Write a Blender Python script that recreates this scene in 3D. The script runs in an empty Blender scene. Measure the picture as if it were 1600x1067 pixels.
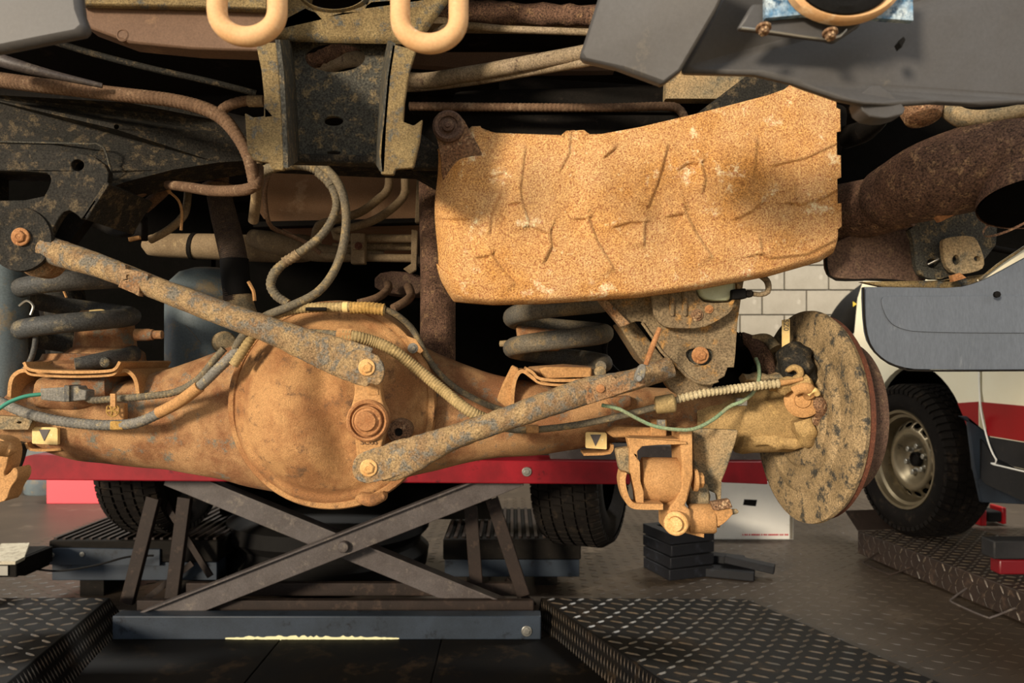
import bpy, bmesh, math, random
from mathutils import Vector, Matrix, noise
from mathutils.geometry import tessellate_polygon
random.seed(7)
S = bpy.context.scene
COL = S.collection
R = math.radians
PI = math.pi

# ------------------------------------------------------------------ camera, world, sun, exposure
F, HY, CZ = 1150.0, 560.0, 1.0          # focal length in pixels, horizon row, camera height (m)
cam = bpy.data.objects.new('camera', bpy.data.cameras.new('camera'))
COL.objects.link(cam)
cam.location = (0, 0, CZ)
cam.rotation_euler = (R(90), 0, 0)
cam.data.sensor_width = 36
cam.data.lens = 36 * F / 1600
cam.data.shift_y = (HY - 533.5) / 1600
cam.data.clip_start = 0.05
cam.data.dof.use_dof = True
cam.data.dof.focus_distance = 1.12
cam.data.dof.aperture_fstop = 9
S.camera = cam
world = bpy.data.worlds.new('world')
S.world = world
world.use_nodes = True
bg = world.node_tree.nodes['Background']
bg.inputs[0].default_value = (0.98, 0.97, 0.95, 1)
bg.inputs[1].default_value = 0.95


def lamp(kind, name, loc, rot, energy, color, **kw):
    l = bpy.data.lights.new(name, kind)
    l.energy = energy
    l.color = color
    for k, v in kw.items():
        setattr(l, k, v)
    o = bpy.data.objects.new(name, l)
    o.location = loc
    o.rotation_euler = rot
    COL.objects.link(o)
    return o


SUN_EL, SUN_AZ = 13, 36                  # low sun behind the camera's left shoulder
sd = Vector((math.sin(R(SUN_AZ)) * math.cos(R(SUN_EL)), math.cos(R(SUN_AZ)) * math.cos(R(SUN_EL)), -math.sin(R(SUN_EL))))
sun = lamp('SUN', 'sun', (-3, -6, 4), (0, 0, 0), 4.5, (1.0, 0.85, 0.66), angle=R(9))
sun.rotation_euler = sd.to_track_quat('-Z', 'Y').to_euler()
for i, x in enumerate((-2.5, 3.2)):      # unseen fill lights, added to brighten the back wall and carton
    lamp('AREA', 'back_fill', (x, 5.0, 3.7), (0, 0, 0), 190, (1.0, 0.97, 0.9), shape='RECTANGLE', size=1.6, size_y=0.5)
S.view_settings.view_transform = 'Standard'
S.view_settings.look = 'None'
S.view_settings.gamma = 1
S.view_settings.exposure = 0.2
S.view_settings.use_curve_mapping = False

# ------------------------------------------------------------------ helpers
def W(x, y, d):
    return Vector(((x - 800) / F * d, d, CZ - (y - HY) / F * d))


def px(n, d):
    return n * d / F


def at_z(x, y, z):
    """the point at height z that is seen at pixel x, y"""
    return W(x, y, (CZ - z) * F / (y - HY))


def C(h):
    v = [int(h[i:i + 2], 16) / 255 for i in (0, 2, 4)]
    return tuple((c / 12.92 if c <= 0.04045 else ((c + 0.055) / 1.055) ** 2.4) for c in v) + (1,)


MATS = {}


def mud(name, a, b=None, c=None, s=22, spot=0.45, bump=0.5, rough=0.85, metal=0.0, grain=420, g=0.35, dist=0.002, streak=False, contrast=0.12, spec=0.25):
    """base colour a with clouds of b and flecks of c, grain and relief"""
    if name in MATS:
        return MATS[name]
    m = bpy.data.materials.new(name)
    m.use_nodes = True
    nt = m.node_tree
    N, L = nt.nodes, nt.links
    bs = N['Principled BSDF']
    bs.inputs['Roughness'].default_value = rough
    bs.inputs['Metallic'].default_value = metal
    bs.inputs['Specular IOR Level'].default_value = spec
    b = b or a
    tc = N.new('ShaderNodeTexCoord')
    mp = N.new('ShaderNodeMapping')
    L.new(tc.outputs['Object'], mp.inputs[0])
    if streak:
        mp.inputs['Scale'].default_value = (1, 1, 0.22)

    def nz(scale, det, ro=0.6, off=0):
        n = N.new('ShaderNodeTexNoise')
        n.inputs['Scale'].default_value = scale
        n.inputs['Detail'].default_value = det
        n.inputs['Roughness'].default_value = ro
        L.new(mp.outputs[0], n.inputs['Vector'])
        return n.outputs['Fac']

    def ramp(src, p0, p1):
        r = N.new('ShaderNodeValToRGB')
        r.color_ramp.elements[0].position = p0
        r.color_ramp.elements[1].position = p1
        L.new(src, r.inputs[0])
        return r.outputs[0]

    def mix(fac, x, y, mode='MIX'):
        q = N.new('ShaderNodeMix')
        q.data_type = 'RGBA'
        q.blend_type = mode
        for i, v in ((0, fac), (6, x), (7, y)):
            if hasattr(v, 'links'):
                L.new(v, q.inputs[i])
            else:
                q.inputs[i].default_value = v
        return q.outputs[2]
    n1 = nz(s, 7, 0.65)
    col = mix(ramp(n1, 0.5 - contrast, 0.5 + contrast), C(a), C(b))
    n2 = nz(s * 2.3, 9, 0.72)
    if c:
        t = 0.66 - 0.28 * spot
        col = mix(ramp(n2, t, t + 0.09), col, C(c))
    n3 = nz(grain, 4, 0.7)
    lo = ramp(n3, 0.33, 0.67)
    col = mix(g, col, mix(1.0, col, lo, 'OVERLAY'))
    L.new(col, bs.inputs['Base Color'])
    bp = N.new('ShaderNodeBump')
    bp.inputs['Strength'].default_value = bump
    bp.inputs['Distance'].default_value = dist
    ad = N.new('ShaderNodeMath')
    ad.operation = 'MULTIPLY_ADD'
    L.new(n3, ad.inputs[0])
    ad.inputs[1].default_value = 0.5
    L.new(n2, ad.inputs[2])
    L.new(ad.outputs[0], bp.inputs['Height'])
    L.new(bp.outputs[0], bs.inputs['Normal'])
    MATS[name] = m
    return m


def plain(name, a, rough=0.5, metal=0.0, emit=0):
    if name in MATS:
        return MATS[name]
    m = bpy.data.materials.new(name)
    m.use_nodes = True
    bs = m.node_tree.nodes['Principled BSDF']
    bs.inputs['Base Color'].default_value = C(a)
    bs.inputs['Roughness'].default_value = rough
    bs.inputs['Metallic'].default_value = metal
    MATS[name] = m
    return m


WL = {}


def T(name, label, cat, loc, group=None):
    o = bpy.data.objects.new(name, None)
    o.empty_display_size = 0.02
    COL.objects.link(o)
    loc = Vector(loc)
    o.location = loc
    WL[o.name] = loc
    o['label'] = label
    o['category'] = cat
    if group:
        o['group'] = group
    return o


def obj(name, vf, mat, parent=None, bevel=0, smooth=40, kind=None, label=None, origin=None, seg=2):
    verts, faces = vf
    verts = [Vector(v) for v in verts]
    if origin is None:
        lo = [min(v[i] for v in verts) for i in range(3)]
        hi = [max(v[i] for v in verts) for i in range(3)]
        origin = Vector([(a + b) / 2 for a, b in zip(lo, hi)])
    origin = Vector(origin)
    me = bpy.data.meshes.new(name)
    me.from_pydata([v - origin for v in verts], [], faces)
    bm = bmesh.new()
    bm.from_mesh(me)
    bmesh.ops.recalc_face_normals(bm, faces=bm.faces)
    bm.to_mesh(me)
    bm.free()
    me.materials.append(mat)
    if smooth:
        me.shade_smooth()
        me.set_sharp_from_angle(angle=R(smooth))
    o = bpy.data.objects.new(name, me)
    COL.objects.link(o)
    if parent is not None:
        o.parent = parent
        o.location = origin - WL[parent.name]
    else:
        o.location = origin
    WL[o.name] = origin
    if bevel:
        b = o.modifiers.new('bevel', 'BEVEL')
        b.width = bevel
        b.segments = seg
        b.limit_method = 'ANGLE'
        b.angle_limit = R(35)
    if kind:
        o['kind'] = kind
    if label:
        o['label'] = label
    return o


def tag(o, label, cat, group=None):
    o['label'] = label
    o['category'] = cat
    if group:
        o['group'] = group
    return o


def join(*parts):
    vs, fs = [], []
    for v, f in parts:
        n = len(vs)
        vs += list(v)
        fs += [tuple(i + n for i in q) for q in f]
    return vs, fs


def crom(pts, n=8):
    """Catmull-Rom through tuples of numbers"""
    if len(pts) < 3:
        return [tuple(a + (b - a) * i / n for a, b in zip(pts[0], pts[1])) for i in range(n + 1)]
    P = [pts[0]] + list(pts) + [pts[-1]]
    out = []
    for i in range(1, len(P) - 2):
        p0, p1, p2, p3 = P[i - 1:i + 3]
        for k in range(n):
            t = k / n
            out.append(tuple(0.5 * (2 * b + (c - a) * t + (2 * a - 5 * b + 4 * c - d) * t * t + (3 * b - a - 3 * c + d) * t ** 3) for a, b, c, d in zip(p0, p1, p2, p3)))
    out.append(tuple(pts[-1]))
    return out


def chaikin(pts, k=1, closed=True):
    for _ in range(k):
        out = []
        m = len(pts)
        for i in range(m if closed else m - 1):
            a, b = pts[i], pts[(i + 1) % m]
            out += [tuple(p * .75 + q * .25 for p, q in zip(a, b)), tuple(p * .25 + q * .75 for p, q in zip(a, b))]
        pts = out
    return pts


def ell(cx, cy, rx, ry=None, n=20, rot=0):
    ry = ry or rx
    return [(cx + rx * math.cos(t) * math.cos(rot) - ry * math.sin(t) * math.sin(rot), cy + rx * math.cos(t) * math.sin(rot) + ry * math.sin(t) * math.cos(rot)) for t in [2 * PI * i / n for i in range(n)]]


def plate(pts, d, th, holes=(), rnd=0, vec=None):
    """sheet cut to an outline; d = depth or a function of (x, y); th = thickness in metres away from the viewer side"""
    df = d if callable(d) else (lambda x, y: d)
    if rnd:
        pts = chaikin(pts, rnd)
    loops = [[W(x, y, df(x, y)) for x, y in lp] for lp in [pts] + list(holes)]
    tri = tessellate_polygon(loops)
    flat = [v for lp in loops for v in lp]
    n = len(flat)
    ex = Vector(vec) if vec is not None else Vector((0, th, 0))
    vs = flat + [v + ex for v in flat]
    fs = [tuple(t) for t in tri] + [tuple(i + n for i in reversed(t)) for t in tri]
    k = 0
    for lp in loops:
        m = len(lp)
        for i in range(m):
            a, b = k + i, k + (i + 1) % m
            fs.append((a, b, b + n, a + n))
        k += m
    return vs, fs


def ribbon(path, w, k=1):
    """outline of a band of width w px along a pixel path"""
    path = chaikin_open(path, k) if k else path
    Lft, Rgt = [], []
    for i, p in enumerate(path):
        a = path[max(0, i - 1)]
        b = path[min(len(path) - 1, i + 1)]
        t = Vector((b[0] - a[0], b[1] - a[1])).normalized()
        n = Vector((-t.y, t.x)) * w / 2
        Lft.append((p[0] + n.x, p[1] + n.y))
        Rgt.append((p[0] - n.x, p[1] - n.y))
    return Lft + Rgt[::-1]


def chaikin_open(p, k):
    for _ in range(k):
        o = [p[0]]
        for a, b in zip(p, p[1:]):
            o += [(a[0] * .75 + b[0] * .25, a[1] * .75 + b[1] * .25), (a[0] * .25 + b[0] * .75, a[1] * .25 + b[1] * .75)]
        p = o + [p[-1]]
    return p


def rings(rs, close0=True, close1=True):
    n = len(rs[0])
    vs = [v for r in rs for v in r]
    fs = []
    for i in range(len(rs) - 1):
        for j in range(n):
            a, b = i * n + j, i * n + (j + 1) % n
            fs.append((a, b, b + n, a + n))
    if close0:
        fs.append(tuple(range(n)))
    if close1:
        fs.append(tuple((len(rs) - 1) * n + j for j in range(n)))
    return vs, fs


def limb(st, n=6, seg=20, e=2.0, capw=False, lump=0.0, lscale=20):
    """stations (x, y, d, half width px, half depth m or None): cast arm or housing"""
    st = [(x, y, d, w, px(w, d) if t is None else t) for x, y, d, w, t in st]
    if capw:
        for end in (0, -1):
            x, y, d, w, t = st[end]
            x2, y2 = st[1 if end == 0 else -2][:2]
            u = Vector((x - x2, y - y2)).normalized()
            add = [(x + u.x * w * math.sin(a), y + u.y * w * math.sin(a), d, w * math.cos(a), t) for a in (0.5, 0.95, 1.3, 1.5)]
            if end == 0:
                st = add[::-1] + st
            else:
                st = st + add
    st = crom(st, n)
    P = [W(x, y, d) for x, y, d, w, t in st]
    rs = []
    for i, (x, y, d, w, t) in enumerate(st):
        tg = (P[min(i + 1, len(P) - 1)] - P[max(i - 1, 0)]).normalized()
        Nn = tg.cross(Vector((0, 1, 0))).normalized()
        B = tg.cross(Nn).normalized()
        wm = px(max(w, 0.3), d)
        r = []
        for j in range(seg):
            a = 2 * PI * j / seg
            ca, sa = math.cos(a), math.sin(a)
            p = P[i] + Nn * wm * math.copysign(abs(ca) ** (2 / e), ca) + B * t * math.copysign(abs(sa) ** (2 / e), sa)
            if lump:
                p += (p - P[i]).normalized() * lump * noise.noise(p * lscale)
            r.append(p)
        rs.append(r)
    return rings(rs)


def tube(pts, r, ribs=None, seg=10, step=None, caps=True, world_pts=False, lump=0):
    """pts (x, y, d) px; r px at that depth (or list per point); ribs = (pitch m, extra radius fraction)"""
    if not isinstance(r, (list, tuple)):
        r = [r] * len(pts)
    if world_pts:
        cp = [tuple(p) + (q,) for p, q in zip(pts, r)]
    else:
        cp = [tuple(W(*p)) + (px(q, p[2]),) for p, q in zip(pts, r)]
    cp = crom(cp, 14)
    acc = [0]
    for a, b in zip(cp, cp[1:]):
        acc.append(acc[-1] + (Vector(b[:3]) - Vector(a[:3])).length)
    Lt = acc[-1]
    if step is None:
        step = ribs[0] / 4 if ribs else max(Lt / 90, min(0.012, Lt / 12))
    m = max(4, int(Lt / step))
    sm = []
    k = 0
    for i in range(m + 1):
        s = Lt * i / m
        while k < len(acc) - 2 and acc[k + 1] < s:
            k += 1
        f = (s - acc[k]) / max(1e-9, acc[k + 1] - acc[k])
        sm.append([u + (v - u) * f for u, v in zip(cp[k], cp[k + 1])] + [s])
    P = [Vector(q[:3]) for q in sm]
    nrm = None
    rs = []
    for i in range(len(P)):
        tg = (P[min(i + 1, len(P) - 1)] - P[max(i - 1, 0)]).normalized()
        if nrm is None:
            nrm = tg.orthogonal().normalized()
        nrm = (nrm - tg * nrm.dot(tg)).normalized()
        bn = tg.cross(nrm)
        rr = sm[i][3]
        if ribs:
            rr *= 1 + ribs[1] * (1 if (i % 4) in (0, 1) else -0.6)
        if lump:
            rr *= 1 + lump * noise.noise(P[i] * 60)
        rs.append([P[i] + (nrm * math.cos(a) + bn * math.sin(a)) * rr for a in [2 * PI * j / seg for j in range(seg)]])
    return rings(rs, caps, caps)


def frame_of(ax):
    ax = Vector(ax).normalized()
    up = Vector((0, 0, 1)) if abs(ax.z) < 0.9 else Vector((0, 1, 0))
    u = up.cross(ax).normalized()
    v = ax.cross(u).normalized()
    return ax, u, v


def lathe(c, ax, prof, seg=32, rot=0, sq=(1, 1), close=True):
    c = Vector(c)
    ax, u, v = frame_of(ax)
    rs = []
    for a, r in prof:
        rs.append([c + ax * a + (u * math.cos(t) * sq[0] + v * math.sin(t) * sq[1]) * max(r, 1e-5) for t in [rot + 2 * PI * j / seg for j in range(seg)]])
    return rings(rs, close, close)


def hexbolt(c, ax, r, washer=True, hh=0.55):
    """flanged hex head; ax points out of the surface"""
    a = lathe(c, ax, [(-0.3 * r, 1.45 * r), (0.12 * r, 1.5 * r), (0.22 * r, 1.35 * r)], 24) if washer else ([], [])
    b = lathe(c, ax, [(0, r), (r * hh, r), (r * (hh + .12), r * 0.82), (r * (hh + .14), 0.45 * r), (r * (hh + .05), 0.38 * r), (r * (hh + .05), 0)], 6, rot=0.3)
    return join(a, b)


def bolt(parent, x, y, d, r, mat, ax=(0, -1, 0), label=None, hh=0.55, name='bolt'):
    return obj(name, hexbolt(W(x, y, d), ax, px(r, d), hh=hh), mat, parent, smooth=30, label=label)


def box(c, sx, sy, sz, rot=0):
    c = Vector(c)
    vs = []
    for x in (-1, 1):
        for y in (-1, 1):
            for z in (-1, 1):
                p = Vector((x * sx / 2, y * sy / 2, z * sz / 2))
                if rot:
                    p = Matrix.Rotation(rot, 3, 'Z') @ p
                vs.append(c + p)
    return vs, [(0, 1, 3, 2), (4, 6, 7, 5), (0, 4, 5, 1), (2, 3, 7, 6), (0, 2, 6, 4), (1, 5, 7, 3)]


def pbox(x0, y0, x1, y1, d, depth):
    """box whose front face fills a pixel rectangle at depth d"""
    a, b = W(x0, y1, d), W(x1, y0, d)
    return box(((a.x + b.x) / 2, d + depth / 2, (a.z + b.z) / 2), b.x - a.x, depth, b.z - a.z)


def sweep(p0, p1, prof, side):
    """extrude a closed profile [(u, v)] from p0 to p1; side = the direction of u"""
    p0, p1 = Vector(p0), Vector(p1)
    t = (p1 - p0).normalized()
    u = (Vector(side) - t * Vector(side).dot(t)).normalized()
    v = t.cross(u)
    loops = [[p + u * a + v * b for a, b in prof] for p in (p0, p1)]
    vs, fs = rings(loops, False, False)
    n = len(prof)
    tri = tessellate_polygon([loops[0]])
    fs += [tuple(q) for q in tri] + [tuple(i + n for i in q) for q in tri]
    return vs, fs


# ------------------------------------------------------------------ materials
M_axle = mud('muddy axle', 'b0885e', '8a6040', '747468', s=13, spot=0.42, bump=0.9, g=0.38, dist=0.004, grain=700, contrast=.07)
M_cover = mud('muddy cover', 'b88c5c', '9c6e46', '785a40', s=16, spot=0.40, bump=0.9, g=0.38, dist=0.004, grain=700, contrast=.08)
M_arm = mud('flaking arm', 'a88e66', '80664a', '767064', s=26, spot=0.60, bump=1.0, g=0.6, dist=0.004, contrast=.12)
M_arm2 = mud('rusty arm', '9c8464', '86603f', '67645a', s=30, spot=0.48, bump=0.9, g=0.6, dist=0.004)
M_dust = mud('dry dust', 'b58b5c', 'a57b4d', '8f6e48', s=14, spot=0.3, bump=0.35, g=0.3)
M_dustg = mud('greyish dust', '9c8460', '7e7158', '5f5a4c', s=16, spot=0.45, bump=0.5, g=0.5)
M_bolt = mud('rusty bolt', 'a87a50', '8c5e3a', 'b88e62', s=40, spot=0.3, bump=0.5, g=0.3)
M_boltl = mud('dusty bolt', 'cfa670', 'bb9058', 'b07040', s=40, spot=0.3, bump=0.4, g=0.3)
M_shield = mud('rusty shield', 'cfa472', 'c28a4a', 'e8d0a6', s=11, spot=0.32, bump=1.0, g=0.8, grain=520, dist=0.004, contrast=.16)
M_shielde = mud('brown hanger', '7a624a', '6a4c36', 'a58c6c', s=22, spot=0.4, bump=0.8, g=0.8)
M_frame = mud('dark frame', '22221f', '2a2722', '4e4434', s=26, spot=0.5, bump=0.8, rough=0.75, g=0.7, spec=.15, contrast=.2)
M_bracket = mud('grey bracket', '45443d', '38362f', '6e6046', s=30, spot=0.5, bump=0.9, rough=0.75, g=0.8, contrast=.2)
M_brackety = mud('ochre flange', '82704c', '665538', '50504a', s=26, spot=0.5, bump=0.9, g=0.55, grain=600, contrast=.14)
M_skid = mud('brown skid bracket', '7a6a50', '6a5a44', '96703e', s=14, spot=0.45, bump=0.6, g=0.6)
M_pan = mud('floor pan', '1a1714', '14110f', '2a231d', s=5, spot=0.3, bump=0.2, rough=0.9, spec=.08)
M_brown = mud('brown panel', '6e5644', '604a3a', '7a6048', s=6, spot=0.3, bump=0.2, rough=0.75, g=0.15)
M_tankb = mud('brown tank', '86664a', '765639', '94765a', s=6, spot=0.3, bump=0.2, rough=0.8, g=0.2)
M_black = mud('black part', '12100d', '171411', '241f1a', s=20, spot=0.3, bump=0.3, rough=0.8, spec=.1)
M_spring = mud('spring steel', '3e4040', '4a4844', '6c6452', s=16, spot=0.45, bump=0.4, rough=0.6, g=0.5)
M_springd = mud('spring dusty', '54524c', '6c6250', '7c6c50', s=16, spot=0.45, bump=0.4, rough=0.7, g=0.5)
M_bluegrey = mud('blue grey can', '626d70', '545f64', '7a6e58', s=7, spot=0.5, bump=0.15, rough=0.5, g=0.2)
M_hose = mud('muddy hose', '69523e', '584332', '7c6650', s=30, spot=0.4, bump=0.5, g=0.4)
M_hoseg = mud('dusty grey hose', '6e6450', '5c564a', '8a7856', s=30, spot=0.5, bump=0.4, g=0.4)
M_conduit = mud('tan conduit', 'a08a60', '8c7850', 'b09868', s=30, spot=0.4, bump=0.2, g=0.3)
M_loomg = mud('grey loom', '77736a', '66645e', '8f8266', s=30, spot=0.4, bump=0.3, g=0.4)
M_green = plain('green wire', '3f8f78', 0.45)
M_greend = mud('dusty green wire', '7e9a78', '8f9676', '6a8a70', s=30, spot=0.4, bump=0.1)
M_braid = mud('braided hose', '4a3e34', '3c322c', '5e4c3c', s=30, spot=0.4, bump=0.9, grain=700, g=0.8)
M_rub = mud('black rubber', '100f0e', '0d0c0b', s=10, bump=.1, rough=.75, spec=.12)
M_pipe = mud('rusty exhaust', '6a5040', '543e30', '85694e', s=34, spot=0.45, bump=0.9, g=0.9, grain=420, dist=0.004)
M_pipes = mud('pale pipe', '8c7c66', '75664e', '54443a', s=20, spot=0.35, bump=0.4, g=0.5)
M_fuel = mud('fuel line', '86745a', '74624a', '9a8664', s=20, spot=0.35, bump=0.3, g=0.3)
M_bumper = mud('bumper grey', '484849', '413f3d', '5a544a', s=4, spot=0.2, bump=0.03, rough=0.5, g=0.08, grain=300, spec=.35)
M_plastic = mud('blue grey plastic', '50565f', '474d55', '666b70', s=5, spot=0.22, bump=0.05, rough=0.42, g=0.12, streak=True, spec=.4)
M_hook = mud('tow hook', 'd2ac80', 'c89c6c', 'dcc09a', s=12, spot=0.3, bump=0.15, rough=0.6, g=0.1)
M_disc = mud('disc plate', '9a8462', '7d6a4c', '403d36', s=20, spot=0.52, bump=0.9, g=0.6, contrast=.12)
M_hubdust = mud('hub dust', 'a68a5c', '92784e', 'b89a64', s=12, spot=0.35, bump=0.6, g=0.4)
M_redrust = mud('red rust', '5c3626', '4c2e22', '6a4636', s=30, spot=0.4, bump=0.4, g=0.4)
M_drum = mud('drum brown', '5e4a3c', '523e34', '6e5a46', s=30, spot=0.4, bump=0.6, g=0.6)
M_redp = mud('red beam', '84101c', '6c0c16', '42080e', s=7, spot=0.25, bump=0.05, rough=0.55, g=0.1, spec=.2)
M_lift = mud('lift arm', '4a4442', '3c3532', '5e564e', s=9, spot=0.4, bump=0.3, rough=0.5, g=0.4, spec=.4)
M_liftb = mud('lift beam', '2a323c', '232a32', '14171c', s=7, spot=0.3, bump=0.1, rough=0.45, g=0.2, spec=.3)
M_liftd = mud('lift dark brown', '2a211c', '221b17', '3a2e26', s=9, spot=0.4, bump=0.2, rough=0.6, spec=.2)
M_ramp = mud('tread plate black', '0b0b0c', '120f0b', '2a2117', s=3, spot=0.40, bump=0.25, rough=0.6, g=0.4, spec=.1)
M_lug = mud('tread lug', '3c3934', '4a3f32', '5e5040', s=12, spot=0.4, bump=0.1, rough=0.4, spec=.5)
M_floor = mud('tread floor brown', '43392f', '372f27', '54493d', s=1.6, spot=0.3, bump=0.12, rough=0.45, g=0.3, spec=.25)
M_wall = mud('painted block wall', '7e786c', '746e62', '8a8478', s=5, spot=0.3, bump=0.2, rough=0.7, g=0.15)
M_joint_pale = plain('bare cream edge', 'd0cca0', .7)
M_joint = mud('wall joint', '736d62', '6c665c', s=5)
M_ceil = mud('ceiling sheet', '8c8880', '7c7870', s=3)
M_conc = mud('apron concrete', 'b09a78', 'a08a6a', 'c0aa88', s=1.2, spot=0.3, bump=0.1)
M_white = mud('cream car paint', 'ece6cc', 'e8e0c4', s=3, bump=0.0, rough=0.3, g=0.03, spec=.5)
M_red = mud('red car paint', '8e0c14', '860a12', s=3, bump=0.0, rough=0.3, g=0.03)
M_sill = mud('black sill', '1a1a1b', '222122', '2e2a26', s=8, spot=0.3, bump=0.1, rough=0.6)
M_tyre = mud('tyre rubber', '171411', '120f0d', '2a231c', s=10, spot=0.35, bump=0.4, rough=0.85, g=0.5, spec=.1)
M_rim = mud('steel rim', '7c705a', '70654f', '4a4438', s=8, spot=0.25, bump=0.1, rough=0.38, metal=0.7, g=0.2, spec=.4)
M_box = mud('white carton', 'f0eee6', 'eae8e0', 'dedbd0', s=5, spot=0.2, bump=0.05, rough=0.8, g=0.05)
M_cream = mud('cream label', 'e2c88c', 'd8b878', 'eadbb0', s=60, spot=0.3, bump=0.05, g=0.1)
M_mark = plain('label triangle', '504a48', 0.7)
M_resv = mud('plastic reservoir', 'b8bc9c', 'a8ac8c', s=20, bump=0.02, rough=0.35, g=0.05)
M_chrome = plain('worn steel', '9a9890', 0.35, 0.8)
M_redtrim = plain('red box paint', 'd8404e', 0.5)
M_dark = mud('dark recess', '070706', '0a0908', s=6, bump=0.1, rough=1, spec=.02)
M_bluetape = mud('peeling blue film', '4c7494', 'b8c4c8', '2c4c68', s=40, spot=0.5, bump=0.2, rough=0.4)
M_wood = mud('pale wood', 'cfa868', 'c09858', s=20)

# ------------------------------------------------------------------ the setting
def flat(p0, p1, z):
    return [Vector((p0[0], p0[1], z)), Vector((p1[0], p0[1], z)), Vector((p1[0], p1[1], z)), Vector((p0[0], p1[1], z))], [(0, 1, 2, 3)]


floor = obj('floor', box((0, 3.9, -0.06), 14, 7.4, 0.12), M_floor, smooth=0)
floor['kind'] = 'structure'
apron = obj('ground', box((0, -8, -0.06), 30, 16.4, 0.12), M_conc, smooth=0)
apron['kind'] = 'structure'
wall = obj('wall_back', box((0, 7.1, 1.9), 14, 0.2, 4.0), M_joint, smooth=0)
wall['kind'] = 'structure'
ceil = obj('ceiling', box((0, 4.0, 3.95), 14, 6.0, 0.1), M_ceil, smooth=0)
ceil['kind'] = 'structure'
blk = None
bw, bh = 0.42, 0.235
for r in range(9):
    for c in range(9):
        x = 0.9 + c * bw + (bw / 2 if r % 2 else 0)
        z = 0.12 + r * bh
        if blk is None:
            blk = obj('block', box((x, 6.985, z), bw - 0.012, 0.03, bh - 0.012), M_wall, wall, bevel=0.004, smooth=0)
            o = blk
        else:
            o = blk.copy()
            COL.objects.link(o)
            o.parent = wall
            o.location = Vector((x, 6.985 - 0.002 * random.random(), z)) - WL['wall_back']

# raised lugs of the tread plate
def lugs(Sf, nu, nv, ln, wd, hg, mask=None):
    """Sf(u, v) -> point, pattern of crossed lugs over the unit square"""
    vs, fs = [], []
    for i in range(nu):
        for j in range(nv):
            u, v = (i + 0.5) / nu, (j + 0.5) / nv
            p = Sf(u, v)
            if mask and not mask(p):
                continue
            eu = (Sf(u + 0.01, v) - p).normalized()
            ev = (Sf(u, v + 0.01) - p).normalized()
            nn = eu.cross(ev).normalized()
            if nn.z < 0:
                nn = -nn
            sgn = 1 if (i + j) % 2 else -1
            a = (eu * 0.86 + ev * 0.5 * sgn).normalized()
            b = nn.cross(a)
            k = len(vs)
            vs += [p - a * ln, p - a * ln * 0.5 + b * wd, p + a * ln * 0.5 + b * wd, p + a * ln, p + a * ln * 0.5 - b * wd, p - a * ln * 0.5 - b * wd,
                   p - a * ln * 0.62 + nn * hg, p + a * ln * 0.62 + nn * hg]
            fs += [(k, k + 1, k + 6), (k + 1, k + 2, k + 7, k + 6), (k + 2, k + 3, k + 7), (k + 3, k + 4, k + 7), (k + 4, k + 5, k + 6, k + 7), (k + 5, k, k + 6)]
    return vs, fs


obj('tread_lug', lugs(lambda u, v: Vector((-2.6 + 5.6 * u, 2.3 + 3.0 * v, 0.0004)), 93, 60, 0.022, 0.005, 0.0016,
                      lambda p: p.x > 0.75 or (p.y > 2.85 and not (-1.5 < p.x < 0.1 and p.y < 3.6))), M_floor, floor, kind='stuff', smooth=0)

# ------------------------------------------------------------------ ramps of the in-floor lift
def surf(q):
    """bilinear surface over 4 corners: far inner, far outer, near outer, near inner"""
    return lambda u, v: (q[0] * (1 - u) + q[1] * u) * (1 - v) + (q[3] * (1 - u) + q[2] * u) * v


def ramp(name, label, top, inner_foot):
    t = T(name, label, 'ramp', Vector(((top[0].x + top[2].x) / 2, (top[0].y + top[2].y) / 2, 0)))
    a, b, c, d = top
    base = [Vector((v.x, v.y, 0)) for v in top]
    base[0], base[3] = inner_foot
    vs = list(top) + base
    obj('deck', (vs, [(0, 1, 2, 3), (4, 7, 6, 5), (0, 4, 5, 1), (1, 5, 6, 2), (2, 6, 7, 3), (3, 7, 4, 0)]), M_ramp, t, bevel=0.003, smooth=30)
    w, l = (a - b).length, (a - d).length
    obj('tread_lug', lugs(surf([v + Vector((0, 0, .0004)) for v in top]), int(w / 0.058), int(l / 0.05), 0.025, 0.0055, 0.0035), M_lug, t, kind='stuff', smooth=0)
    sd_ = surf([a, inner_foot[0], inner_foot[1], d])
    nx = 0.0012 if inner_foot[0].x > -1 else 0.0012
    off = Vector((-nx if inner_foot[0].x > -0.5 else nx, 0, 0))
    vs, fs = [], []
    L_ = (a - d).length
    for i in range(int(L_ / 0.02)):
        for j in range(3):
            v = (i + 0.5 + 0.33 * (j % 2)) / int(L_ / 0.02)
            p0 = sd_(j / 3 + 0.04, min(v, 1)) + off
            p1 = sd_(j / 3 + 0.30, min(v + 0.012, 1)) + off
            k = len(vs)
            e = Vector((0, 0.0032, 0))
            vs += [p0, (p0 + p1) / 2 + e, p1, (p0 + p1) / 2 - e, (p0 + p1) / 2 + off * 2]
            fs += [(k, k + 1, k + 4), (k + 1, k + 2, k + 4), (k + 2, k + 3, k + 4), (k + 3, k, k + 4)]
    obj('side_lug', (vs, fs), M_lug, t, kind='stuff', smooth=0)
    return t


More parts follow.
